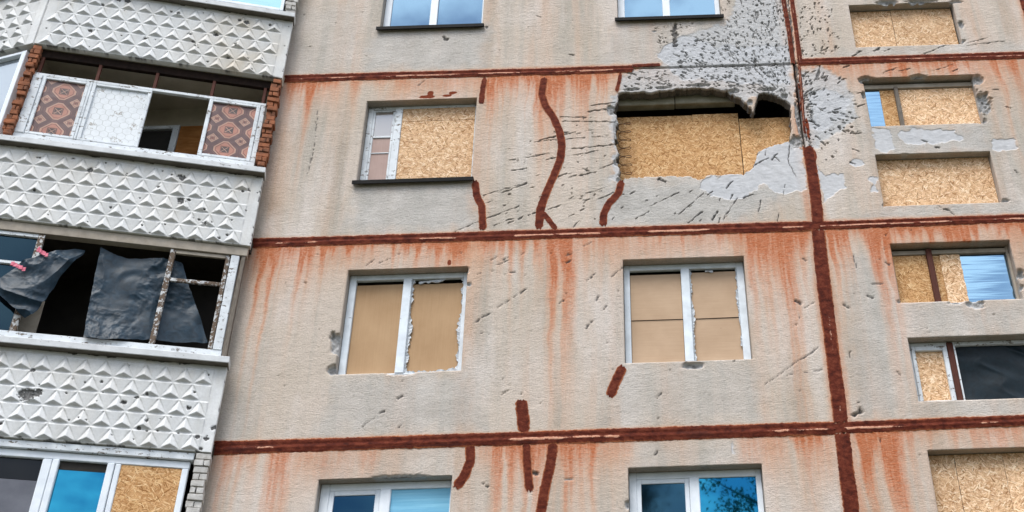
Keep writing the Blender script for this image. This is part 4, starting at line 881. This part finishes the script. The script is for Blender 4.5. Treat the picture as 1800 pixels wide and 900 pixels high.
def parapet(fr, zb, left=False, seed=0):
    hgt = 1.082; st = .0072
    ss = np.arange(.012 if left else 0, BW - .01 + st, st); ss[-1] = BW - .014; zs = np.linspace(0, hgt, int(hgt / st) + 1)
    S, Zz = np.meshgrid(ss, zs, indexing='ij'); H = np.zeros_like(S)
    H += .0
    row = np.floor(Zz / RH).astype(int); zl = Zz - row * RH
    for r in range(5):
        m = row == r; odd = (r % 2 == 0)
        off = .23 if odd else .335; cnt = 14 if odd else 13
        k = np.round((S - off) / PITCH); inr = (k >= 0) & (k < cnt)
        u = S - off - k * PITCH; z = zl - .012; h0 = RH - .014; hw = PITCH / 2 * .97
        # up triangle: base at bottom, apex on top
        zaa = .040; pk = .046
        db = z / zaa
        cosn = hw / math.hypot(hw, h0)
        dl = ((hw - np.abs(u)) / hw - z / h0)              # 0 on the slanted edges, 1 at base centre
        dla = 1 - zaa / h0
        hh = pk * np.clip(np.minimum(db, dl / dla), 0, 1)
        H = np.where(m & inr, np.maximum(hh, 0), H)
        # lip just below each base line
        zt = RH - zl
    zt = RH - zl
    flat = H < 1e-5
    k2 = (S > .13) & (S < BW - .14)
    H = np.where(flat & k2, .013 * np.clip(zt / .016, 0, 1) * (1 - .9 * np.clip((zt - .016) / (RH - .016), 0, 1)), H)
    dirt = np.zeros_like(S); dark = np.zeros_like(S)
    if zb == 13.0 and not left: dirt = .55 * np.exp(-((S - .75) / .5) ** 2) * sst(.1, .9, fbm(S * 3, Zz * 3, 91) * 1.6) + .4 * np.exp(-((S - .12) / .1) ** 2 - ((Zz - .6) / .25) ** 2)
    if zb == 10.19: dirt = .15 * fbm(S * 2, Zz * 2, 92)
    dirt = dirt + .22 * sst(.35, .75, fbm(S * 9, Zz * 2, 94 + seed)) * sst(.55, 1.0, Zz) + .12 * sst(.5, .8, fbm(S * 2.5, Zz * 1.2, 93 + seed))
    ch = list(CHIPS.get(zb, [])) if not left else [(1.0, .3, .03), (.35, .35, .03), (.5, .15, .02), (1.8, .6, .03), (.62, .7, .02)]
    g = np.random.default_rng(seed + 5)
    ch += [(g.uniform(.02, BW), g.uniform(.02, 1.0), g.uniform(.006, .014)) for _ in range(26)]
    for s0, z0, r0 in ch:
        d = np.hypot((S - s0), (Zz - z0) * 1.15) / r0; m = d < 2.2
        k = 1 - sst(.55, 1.0, d[m] + (fbm(S[m] * 45, Zz[m] * 45, 95) - .5) * 1.4)
        dark[m] = np.maximum(dark[m], k); H[m] = H[m] * (1 - .8 * k) - .012 * k * (.5 + fbm(S[m] * 60, Zz[m] * 60, 97))
    H += (fbm(S * 4, Zz * 4, 98 + seed) - .5) * .004 + (vn(S * 50, Zz * 50, 99) - .5) * .0008
    # chipped arris along the right end and the bottom
    ed = np.minimum(S, np.minimum(Zz, hgt - Zz)); ej = (1 - sst(.0, .022, ed + (fbm(S * 20, Zz * 20, 101 + seed) - .45) * .05)) * sst(.5, .62, fbm(S * 9, Zz * 9, 103 + seed))
    dark = np.maximum(dark, ej * .8); H -= .01 * ej
    dk_ = S.shape; V = fr(S, H, zb + Zz).reshape(-1, 3); F = gridfaces(*S.shape)
    nV = len(V); nx, nz = S.shape
    b = np.concatenate([np.arange(nz), np.arange(1, nx) * nz + nz - 1, (nx - 1) * nz + np.arange(nz - 2, -1, -1), np.arange(nx - 2, 0, -1) * nz])
    nb = len(b); Sb, Zb = S.ravel()[b], Zz.ravel()[b]
    Vb = fr(Sb, -.09, zb + Zb); V = np.concatenate([V, Vb]); j = np.arange(nb); jn = (j + 1) % nb
    F2 = np.stack([b[j], b[jn], nV + jn, nV + j], -1)
    A = np.concatenate([np.stack([dark.ravel(), dirt.ravel(), dirt.ravel() * 0], -1), np.tile([[0.15, .3, 0]], (nb, 1))])
    c = np.array([[nV + 0, nV + nz - 1, nV + nz - 1 + nx - 1, nV + 2 * (nz - 1) + nx - 1]])
    ob = mkmesh('balcony_parapet', V, np.concatenate([F, F2, c]), MAT['lattice'], BLD, {'A1': A})
    m = MB(fr)
    n = 9; xs = np.linspace(-.02, BW - .006, n + 1)
    for i in range(1): m.box(xs[0], xs[-1], -.09, .10, zb + 1.088, zb + 1.172, .006)
    m.build('ledge', MAT['ledge'], ob)
    m = MB(fr); m.box(-.012, BW - .012, -.085, .092, zb + 1.0835, zb + 1.0875, .0); u_ = m.build('soffit_shade_sheet', MAT['soffit'], ob); u_['label'] = 'unpainted underside of the ledge, its grey brown darkened for shade'  # thin dark sheet, its colour adds the shade under the ledge
    return ob
def polybox(name, pts, z0, z1, mat, parent):
    n = len(pts); V = [(x, y, z0) for x, y in pts] + [(x, y, z1) for x, y in pts]
    return mkmesh(name, V, [list(range(n))[::-1], list(range(n, 2 * n))] + [[i, (i + 1) % n, (i + 1) % n + n, i + n] for i in range(n)], mat, parent)
def P2(fr, s, o): q = fr(s, o, 0); return (float(q[0]), float(q[1]))
BACK = .36
for i, zb in enumerate((15.80, 13.0, 10.19, 7.39, 4.59, 1.79)):
    if zb < 14: parapet(BAL, zb, seed=i)
    if 7 < zb < 14: parapet(BAL2, zb, True, seed=i + 7)
    pts = [(-5.125, BACK), (-5.125, -.02), (-4.90, -.02), P2(BAL, .02, -.10), P2(BAL, BW, -.10), P2(BAL2, BW, -.10), (P2(BAL2, BW, 0)[0], BACK)]
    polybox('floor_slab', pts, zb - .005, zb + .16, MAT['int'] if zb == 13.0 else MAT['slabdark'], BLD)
# loggia walls, storey by storey; near-black colour stands in for unlit interiors
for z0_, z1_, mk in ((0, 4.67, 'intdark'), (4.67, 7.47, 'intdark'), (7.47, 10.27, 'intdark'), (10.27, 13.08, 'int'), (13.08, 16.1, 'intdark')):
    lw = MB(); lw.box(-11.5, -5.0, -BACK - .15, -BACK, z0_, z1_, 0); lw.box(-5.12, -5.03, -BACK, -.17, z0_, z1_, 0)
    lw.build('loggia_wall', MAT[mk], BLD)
# fin wall between the two bays
vx, vy = P2(BAL, BW - .0, -.18)
fw = MB(); fw.box(vx - .06, vx + .06, -BACK, -vy - .02, 0, 16, 0); fw.build('loggia_wall', MAT['int'], BLD)
# inner window and cupboard in the open loggia
ix0 = U(225, 228, BACK)[0]; ix1 = U(315.8, 227, BACK - .05)[0]; izt = U(300, 225.5, BACK)[1]; ix2 = U(347, 227, BACK - .05)[0]
wi = frame_mesh(FAC, ix0, ix1, izt - 1.5, izt, -BACK + .003, -BACK + .07, .09, .09, .06, .06).build('window', MAT['peel'], BLD); wi['label'] = 'inner window of the open loggia behind a missing sash'
m = MB(); m.box(ix0 + .09, ix1 - .09, -BACK + .01, -BACK + .02, izt - 1.44, izt - .06, 0); m.build('pane', MAT['intdark'], wi)
m = MB(); m.box(ix1 + .005, ix2 + .2, -BACK + .003, -BACK + .05, izt - 1.6, izt - .01, .004); m.build('wood_panel', MAT['door'], BLD)

def pier(fr, s0, s1, o0, o1, z0, z1, mat, label, jag=.02):
    m = MB(fr); z = z0; k = 0
    while z < z1 - .02:
        h = .068; z2 = min(z + h, z1)
        f = .5 if k % 2 else .0
        a, b2 = s0 + random.uniform(-jag, jag) * .8, s1 + random.uniform(-jag, jag)
        oo = o1 + random.uniform(-jag, jag)
        if k % 2: m.box(a, b2, o0, oo, z, z2, .005, .004)
        else:
            mid = (a + b2) / 2 + random.uniform(-.02, .02); m.box(a, mid - .004, o0, oo, z, z2, .005, .004); m.box(mid + .004, b2, o0, oo + random.uniform(-jag, jag) * .6, z, z2, .005, .004)
        if z2 + .012 < z1: m.box(s0 + .004, s1 - .012, o0 + .002, o1 - .018, z2 - .001, z2 + .0125, 0)
        z = z2 + .0125; k += 1
    ob = m.build('brick_pier', mat, BLD)
    if label: ob['label'] = label
    return ob
pier(BAL, .0, .125, -.16, -.012, 11.375, 12.985, MAT['brick'], 'jagged red brick pier at the right end of the open loggia', .022)
pier(BAL, BW - .11, BW - .004, -.14, -.0, 11.375, 12.985, MAT['brick'], 'ragged red brick pier between the two loggia bays', .02)
pier(BAL, .0, .15, -.17, -.01, 5.78, 7.38, MAT['brickw'], 'pale brick pier below the lowest parapet', .012)
pier(BAL, .0, .15, -.17, -.02, 14.185, 15.78, MAT['brickw'], 'pale rubble pier above the topmost parapet', .02)
# level with plastic sheeting: wooden corner board
m = MB(BAL); m.box(.035, .085, -.14, -.04, 8.58, 10.18, .004, .004); o = m.build('corner_board', MAT['greywood'], BLD); o['label'] = 'weathered corner board beside the plastic sheeting'

def bars(fr, lst, name, mat, parent, bev=.004, jit=0):
    m = MB(fr)
    for t in lst: m.box(*t, bev, jit)
    return m.build(name, mat, parent)
# --- glazing of the open loggia (second from the top)
zb = 11.37
gl = bars(BAL, [(.15, 3.075, -.13, -.075, zb, 11.555), (.15, 3.075, -.13, -.078, 12.53, 12.575)], 'balcony_window', MAT['peel'], BLD); gl['label'] = 'four part timber glazing with patterned panels and one missing sash'
bars(BAL, [(.145, 3.08, -.15, -.09, 12.86, 12.99)], 'header', MAT['header'], gl)
for s in (.20, .87, 1.60, 2.32, 3.03): bars(BAL, [(s - .02, s + .02, -.13, -.085, 12.577, 12.858)], 'transom_mullion', MAT['brownwood'], gl)
bars(BAL, [(2.955, 3.07, -.128, -.06, 11.557, 12.528)], 'post', MAT['peel'], gl, .006, .002)
bars(BAL, [(2.345, 2.375, -.128, -.066, 11.557, 12.528)], 'post', MAT['peel'], gl, .006, .002)
def lino(fr, a0, a1, z0, z1, o, label, phase=(0, 0)):
    n = int((a1 - a0) / .005); m_ = int((z1 - z0) / .005); S, Z = np.meshgrid(np.linspace(a0, a1, n), np.linspace(z0, z1, m_), indexing='ij')
    x = (-(S - a0) + phase[0]) / .355; y = (Z - z0 + phase[1]) / .335
    bx, by = (x - np.floor(x) - .5) * .355, (y - np.floor(y) - .5) * .335
    sx, sy = (x + .5 - np.floor(x + .5) - .5) * .355, (y + .5 - np.floor(y + .5) - .5) * .335
    oc = np.maximum(np.maximum(abs(bx), abs(by)), (abs(bx) + abs(by)) * .82); sq = np.maximum(abs(bx), abs(by)); dm = (abs(sx) + abs(sy))
    C = np.empty(S.shape + (3,)); C[:] = (.095, .032, .032); lt_ = np.array((.47, .185, .12)); dkc = np.array((.045, .018, .016)); md = np.array((.36, .12, .08)); pk = np.array((.50, .28, .20))
    C[oc < .148] = dkc; C[oc < .142] = pk; C[oc < .126] = lt_; C[np.abs(oc - .112) < .003] = dkc; C[(sq < .056)] = dkc; C[np.abs(sq - .047) < .002] = md
    star = (sq < .050) & ((np.abs(np.abs(bx) - np.abs(by)) < .006)) & (sq < .043); C[star] = pk
    C[dm < .083] = dkc; C[dm < .078] = pk; C[dm < .058] = dkc; C[dm < .053] = pk; C[(np.maximum(abs(sx), abs(sy)) < .026)] = dkc; C[(np.maximum(abs(sx), abs(sy)) < .021) & (np.minimum(abs(sx), abs(sy)) > .004)] = md
    vn_ = ((np.abs(oc - .160) < .002)) & (oc > .15) & (dm > .083); C[vn_] = (.22, .08, .07)
    C *= .72 * (.85 + .3 * fbm(S * 5, Z * 5, 111))[..., None]
    V = fr(S, o + (fbm(S * 3, Z * 3, 113) - .5) * .01, Z).reshape(-1, 3)
    return tag(mkmesh('patterned_panel', V, gridfaces(n, m_), MAT['lino'], None, {'A1': C.reshape(-1, 3)}), label, 'patterned panel', 'red patterned panels in the loggia glazing')
def hexpaper(fr, a0, a1, z0, z1, o, label):
    n = int((a1 - a0) / .004); m_ = int((z1 - z0) / .004); S, Z = np.meshgrid(np.linspace(a0, a1, n), np.linspace(z0, z1, m_), indexing='ij')
    q = .105; x = S / q; y = Z / (q * 1.0)
    def near(ax, ay):
        best = np.full(S.shape, 9.); sec = np.full(S.shape, 9.)
        for ox in (0., .5):
            for dx in (-1, 0, 1):
                for dy in (-1, 0, 1):
                    cx = np.round(ax - ox) + ox + dx; cy = (np.round((ay - ox * 1.73) / 1.73) + dy) * 1.73 + ox * 1.73
                    d = np.hypot(ax - cx, ay - cy); n_ = np.minimum(best, d); sec = np.minimum(sec, np.maximum(best, d)); best = n_
        return sec - best
    d = near(x, y)
    C = np.empty(S.shape + (3,)); C[:] = (.66, .69, .71)
    C[d < .045] = (.43, .45, .45)
    g = np.random.default_rng(4)
    for cx, cz in ((.5, .55), (.12, .93), (.85, .90), (.88, .34), (.15, .30), (.62, .06)):
        cx = a1 - cx * (a1 - a0); cz = z0 + cz * (z1 - z0)
        for _ in range(9):
            ex, ez = cx + g.normal(0, .035), cz + g.normal(0, .025); l = g.uniform(.008, .02); an = g.uniform(0, 3.1)
            u = (S - ex) * math.cos(an) + (Z - ez) * math.sin(an); v = -(S - ex) * math.sin(an) + (Z - ez) * math.cos(an)
            C[(np.abs(np.hypot(u / l, v / (l * .45)) - 1) < .22)] = (.24, .21, .17)
    V = fr(S, o + (fbm(S * 3, Z * 3, 115) - .5) * .008, Z).reshape(-1, 3)
    return tag(mkmesh('patterned_panel', V, gridfaces(n, m_), MAT['paper'], None, {'A1': C.reshape(-1, 3)}), label, 'wallpapered panel')
def oldsash(a0, a1, w_=.045, z0=11.558, z1=12.527, o=-.072, name='sash'):
    return frame_mesh(BAL, a0, a1, z0, z1, o - .04, o, w_, w_, .04, .04, .005).build(name, MAT['peel'], gl)
oldsash(2.378, 2.952); lino(BAL, 2.42, 2.91, 11.59, 12.49, -.10, 'red brown panel with octagon pattern in the sash nearest the left brick pier', (.06, .10))
oldsash(1.605, 2.342); hexpaper(BAL, 1.645, 2.30, 11.59, 12.49, -.10, 'white panel with faint hexagons and sprigs beside the missing sash')
oldsash(.215, .875, .05); lino(BAL, .262, .828, 11.59, 12.49, -.10, 'red brown panel with octagon pattern in the sash beside the right brick pier', (.12, .04))
bars(BAL, [(.150, .212, -.128, -.08, 11.557, 12.528)], 'post', MAT['peel'], gl, .006, .002)
# --- glazing with plastic sheets (third)
zb = 8.575
g3 = bars(BAL, [(.10, 3.12, -.10, -.045, zb, 8.71)], 'balcony_window', MAT['peel'], BLD); g3['label'] = 'broken timber glazing hung with dark plastic sheets'
bars(BAL, [(.02, 3.14, -.14, -.03, 10.055, 10.18)], 'header', MAT['beam'], g3)
bars(BAL, [(.215, .265, -.10, -.05, 8.712, 10.052)], 'post', MAT['peelmuch'], g3, .006, .003); bars(BAL, [(.105, .205, -.10, -.035, 8.712, 10.052)], 'post', MAT['peel'], g3, .006, .003)
bars(BAL, [(.855, .915, -.10, -.045, 8.712, 10.052)], 'post', MAT['peelmuch'], g3, .006, .004)
bars(BAL, [(.268, .852, -.09, -.055, 9.60, 9.645)], 'glazing_bar', MAT['peelmuch'], g3, .004, .003)
bars(BAL, [(.268, .852, -.09, -.056, 10.0, 10.05)], 'glazing_bar', MAT['beam'], g3, .004, .003)
bars(BAL, [(2.345, 2.415, -.10, -.045, 8.712, 10.052)], 'post', MAT['peelmuch'], g3, .006, .004)
bars(BAL, [(2.418, 3.1, -.10, -.05, 9.60, 9.645)], 'glazing_bar', MAT['peel'], g3, .004, .003)
bars(BAL, [(2.418, 3.1, -.10, -.05, 10.0, 10.05)], 'glazing_bar', MAT['peel'], g3, .004, .003)
m = MB(BAL); m.box(2.418, 3.1, -.085, -.08, 9.647, 9.998, 0); GS = m_glass('sooty_glass', (.03, .06, .085), .45, (.006, .012, .018), .05); m.build('pane', GS, g3)
m = MB(BAL); m.box(2.418, 3.1, -.085, -.08, 8.712, 9.598, 0); m.build('pane', GS, g3)
def zpx(x, y): return (x / 3.0, 380 + y / 3.0)
def apx(x, y): return (x / 4.5, 400 + y / 4.5)
def cloth(cols, nu, nv, amp, seed, mat, name, label, cat, group, th=.002, fold=(5, 2)):
    """cols: list of columns, each a list of (px, py, out) from top to bottom"""
    K = len(cols); rows = max(len(c) for c in cols)
    G = np.zeros((K, 5, 3))
    for i, c in enumerate(cols):
        q = np.array([(*BU(x, y, o), o) for x, y, o in c]); t = np.linspace(0, 1, len(c)); tt = np.linspace(0, 1, 5)
        for k in range(3): G[i, :, k] = np.interp(tt, t, q[:, k])
    u = np.linspace(0, K - 1, nu); v = np.linspace(0, 4, nv)
    def interp(A):
        B = np.empty((nu, 5))
        for j in range(5): B[:, j] = np.interp(u, np.arange(K), A[:, j])
        C = np.empty((nu, nv))
        for i in range(nu): C[i] = np.interp(v, np.arange(5), B[i])
        return C
    S, Z, O = interp(G[..., 0]), interp(G[..., 1]), interp(G[..., 2])
    for _ in range(3):
        for A in (S, Z, O): A[1:-1] = (A[:-2] + 2 * A[1:-1] + A[2:]) / 4
    wx = fbm(S * 1.3, Z * 1.3, seed, 2); r1 = 1 - np.abs(2 * fbm(S * fold[0] * .6 + wx * 2.5, Z * fold[1] * .6 + wx * 3, seed + 1, 2) - 1) ** .8; r2 = 1 - np.abs(2 * fbm(S * 9 + wx * 3, Z * 7, seed + 3) - 1)
    D = amp * (r1 - .6) * 1.3 + amp * .26 * (r2 - .6) * sst(.35, .7, fbm(S * 2.5, Z * 2.5, seed + 11)) * 2
    S = S + (fbm(Z * 9, S * 3, seed + 7) - .5) * .02; Z = Z + (fbm(S * 12, Z * 3, seed + 9) - .5) * .02
    V = BAL(S, O + D, Z).reshape(-1, 3)
    ob = mkmesh(name, V, gridfaces(nu, nv), mat, None, smooth=True); return tag(ob, label, cat, group)
PG = 'dark plastic sheets over broken glazing'
Z = lambda x, y, o: (*zpx(x, y), o)
t2 = cloth([[Z(530, 170, -.13), Z(503, 300, -.12), Z(468, 480, -.1), Z(440, 642, -.02)], [Z(600, 200, -.13), Z(580, 330, -.11), Z(545, 490, -.10), Z(530, 650, .0)], [Z(680, 222, -.13), Z(660, 340, -.12), Z(640, 490, -.11), Z(640, 650, -.03)], [Z(860, 226, -.13), Z(850, 350, -.13), Z(830, 500, -.13), Z(800, 655, -.12)], [Z(960, 245, -.14), Z(1000, 380, -.14), Z(1050, 520, -.14), Z(1095, 670, -.13)]], 120, 130, .045, 201, MAT['tarp'], 'plastic_sheet', 'wide dark blue plastic sheet hanging behind the flaking post', 'plastic sheet', PG)
A_ = lambda x, y, o: (*apx(x, y), o)
t1 = cloth([[A_(-60, 430, .0), A_(-60, 500, .0)], [A_(0, 400, .0), A_(0, 535, .02)], [A_(80, 345, .0), A_(80, 480, .05), A_(90, 615, .02)], [A_(180, 270, .0), A_(200, 480, .06), A_(195, 712, .02)], [A_(320, 228, .0), A_(300, 450, .06), A_(265, 690, .01)], [A_(450, 190, -.02), A_(420, 370, .04), A_(362, 565, .0)], [A_(590, 165, -.06), A_(545, 260, 0), A_(495, 365, -.02)], [A_(672, 176, -.08), A_(668, 185, -.08), A_(660, 200, -.08)]], 130, 90, .06, 231, MAT['tarp'], 'plastic_sheet', 'torn dark plastic sheet with pink tape billowing over the ledge', 'plastic sheet', PG, fold=(3, 6))
for x, y, w2, an in ((345, 205, .13, -.5), (155, 315, .17, -.42), (320, 185, .05, -.9)):
    s_, z_ = BU(*apx(x, y), .05); m = MB(BAL); n = 5; 
    for i in range(n):
        t = (i - n / 2) / n * w2; m.box(s_ - t - w2 / n * .55, s_ - t + w2 / n * .55, .055 + .006 * (i % 2), .060 + .006 * (i % 2), z_ + t * math.tan(an) - .024, z_ + t * math.tan(an) + .024, 0, .004)
    m.build('tape', MAT['tape'], t1)
# grey board and post stump inside
board(BAL, BU(*apx(205, 700), -.2)[0] - .14, BU(*apx(205, 700), -.2)[0] + .12, 8.6, 9.25, -.24, .02, MAT['beam'], 'loose_board', 'grey loose board leaning inside the broken glazing', 'loose board')
# --- lowest glazing, white plastic frames
zt_ = 7.285
g4 = bars(BAL, [(.20, 3.1, -.12, -.055, 7.20, zt_), (.20, 3.1, -.12, -.055, 5.78, 5.85)], 'balcony_window', MAT['pvc'], BLD, .008); g4['label'] = 'white plastic balcony glazing with one chipboard panel and one blue pane'
bars(BAL, [(.17, 3.12, -.13, -.02, 7.292, 7.375)], 'header', MAT['peel'], g4, .005, .003)
for a, b2 in ((.205, .275), (.905, .965), (.97, 1.045), (1.53, 1.60), (1.605, 1.70), (2.40, 2.5)): bars(BAL, [(a, b2 - .002, -.118, -.05 if a != .97 and a != 1.53 else -.04, 5.852, 7.198)], 'post', MAT['pvc'], g4, .008)
m = MB(BAL); m.box(1.043, 1.532, -.10, -.094, 5.852, 7.10, 0); m.build('pane', MAT['glassblue'], g4)
m = MB(BAL); m.box(1.045, 1.53, -.098, -.092, 7.102, 7.198, 0); m.build('blind_case', MAT['intdark'], g4)
m = MB(BAL); m.box(1.702, 2.398, -.10, -.094, 6.96, 7.198, 0); m.box(1.702, 3.1, -.103, -.101, 5.852, 7.198, 0); m.build('pane', m_glass('smoky_glass', (.04, .045, .05), .4, (.012, .011, .011), .05), g4)
m = MB(BAL); m.box(1.702, 2.398, -.0995, -.0935, 5.852, 6.955, 0); m.build('curtain', m_noisy('grey_net_curtain', (.10, .105, .125), (.16, .165, .19), 3, .7, .2), g4)
board(BAL, .276, .905, 5.84, 7.197, -.066, .012, MAT['osb_warm'], 'chipboard_sheet', 'darker chipboard sheet in the white plastic balcony glazing', 'chipboard sheet', OG, .002)
# --- topmost glazing
g1 = frame_mesh(BAL, .17, 1.9, 14.31, 15.78, -.10, -.04, .045, .05, .05, .05).build('balcony_window', MAT['pvc'], BLD); g1['label'] = 'white framed blue balcony pane above the topmost parapet'
m = MB(BAL); m.box(.22, 1.85, -.09, -.084, 14.36, 15.73, 0); m.build('pane', MAT['glasspale'], g1)
bars(BAL, [(.16, 3.1, -.16, -.11, 14.18, 14.30)], 'gap_shade_bar', MAT['intdark'], g1)  # near-black bar paints the shade of the gap below the frame
# --- neighbouring bay glazing
g0 = frame_mesh(BAL2, .10, 2.9, 11.37, 12.93, -.13, -.03, .075, .07, .05, .07).build('balcony_window', MAT['pvc'], BLD); g0['label'] = 'bright glazing of the neighbouring bay beside the ragged brick pier'
m = MB(BAL2); m.box(.175, 2.83, -.10, -.094, 11.44, 12.88, 0); m.build('pane', m_glass('bright_curtained_glass', (.30, .34, .38), .5, (.42, .46, .50), .05), g0)

for z_ in (8.57, 5.77):
    g_ = frame_mesh(BAL2, .10, 2.9, z_, z_ + 1.56, -.13, -.03, .075, .07, .05, .07).build('balcony_window', MAT['pvc'], BLD)
    m = MB(BAL2); m.box(.175, 2.83, -.10, -.094, z_ + .07, z_ + 1.51, 0); m.build('pane', MAT['glassdark'], g_)
# R5 plastic
p1, a1, z0, z1 = R5
nu, nv = 90, 60; S, ZZ = np.meshgrid(np.linspace(p1 + .03, a1 - .03, nu), np.linspace(z0 + .03, z1 - .055, nv), indexing='ij')
uu = S - S.min(); D = .05 * (1 - np.abs(2 * fbm((S * .8 + ZZ * 1.6) * 2.4, (ZZ - S * .5) * 1.1, 301, 2) - 1)) + .006 * fbm(S * 6, ZZ * 6, 303, 2)
tag(mkmesh('plastic_sheet', FAC(S, -.21 + D, ZZ).reshape(-1, 3), gridfaces(nu, nv), MAT['tarpb'], None, smooth=True), 'black creased plastic sheet inside the small window right of the brown post', 'plastic sheet', PG)

# ---------------------------------------------------------------- trees mirrored in the glass
def tree(x, y, h, cz, rx, seed, label):
    g = np.random.default_rng(seed)
    root = bpy.data.objects.new('tree', None); COL.objects.link(root); root.location = (x, y, 0); tag(root, label, 'tree', 'trees facing the building')
    n = 14; t = np.linspace(0, 1, n); P = np.stack([x + .3 * np.sin(t * 3), y + .2 * np.sin(t * 4), t * cz], -1)
    VV, FF, o = [], [], 0
    def limb(P, r0, r1):
        nonlocal o
        k = 7; T = np.gradient(P, axis=0); T /= np.linalg.norm(T, axis=1)[:, None]; A = np.cross(T, [.3, .9, .1]); A /= np.linalg.norm(A, axis=1)[:, None]; B_ = np.cross(T, A); a = np.linspace(0, 2 * math.pi, k, endpoint=False)
        r = np.linspace(r0, r1, len(P))[:, None, None]; V = P[:, None] + r * (np.cos(a)[None, :, None] * A[:, None] + np.sin(a)[None, :, None] * B_[:, None])
        i = np.arange(len(P) - 1)[:, None]; j = np.arange(k)[None]; F = np.stack([i * k + j, i * k + (j + 1) % k, (i + 1) * k + (j + 1) % k, (i + 1) * k + j], -1).reshape(-1, 4)
        VV.append(V.reshape(-1, 3)); FF.append(F + o); o += len(P) * k
    limb(P, .35, .08); tips = []
    for i in range(26):
        s = g.uniform(.45, 1); p0 = P[int(s * (n - 1))]; an = g.uniform(0, 6.28); ln = rx * g.uniform(.5, 1.05) * (1.15 - .5 * (s - .45)); tt = np.linspace(0, 1, 7)[:, None]
        d = np.array([math.cos(an), math.sin(an), g.uniform(.25, 1.0)]); Q = p0 + tt * d * ln + tt ** 2 * np.array([0, 0, .15 * ln]); limb(Q, .09, .015)
        for q in Q[2:]: tips.append(q)
    mkmesh('trunk', np.concatenate(VV), np.concatenate(FF), MAT['bark'], root, smooth=True)
    tips = np.array(tips); cl = tips[g.integers(0, len(tips), 170)] + g.normal(0, .35, (170, 3))
    N_ = 14000; c = cl[g.integers(0, len(cl), N_)] + g.normal(0, .33, (N_, 3))
    d1 = g.normal(0, 1, (N_, 3)); d1 /= np.linalg.norm(d1, axis=1)[:, None]; d2 = np.cross(d1, g.normal(0, 1, (N_, 3))); d2 /= np.linalg.norm(d2, axis=1)[:, None]; s = g.uniform(.05, .10, (N_, 1))
    V = np.stack([c - d1 * s, c + d2 * s * .5, c + d1 * s, c - d2 * s * .5], 1).reshape(-1, 3); mkmesh('crown', V, np.arange(N_ * 4).reshape(-1, 4), MAT['leaf'], root)
tree(5.0, -30, 24, 22.0, 3.8, 5, 'taller leafy tree facing the building, mirrored in the right pane of the lowest window')
tree(-.7, -30, 23, 20.8, 2.2, 8, 'smaller leafy tree facing the building, mirrored in the left pane of the lowest window')
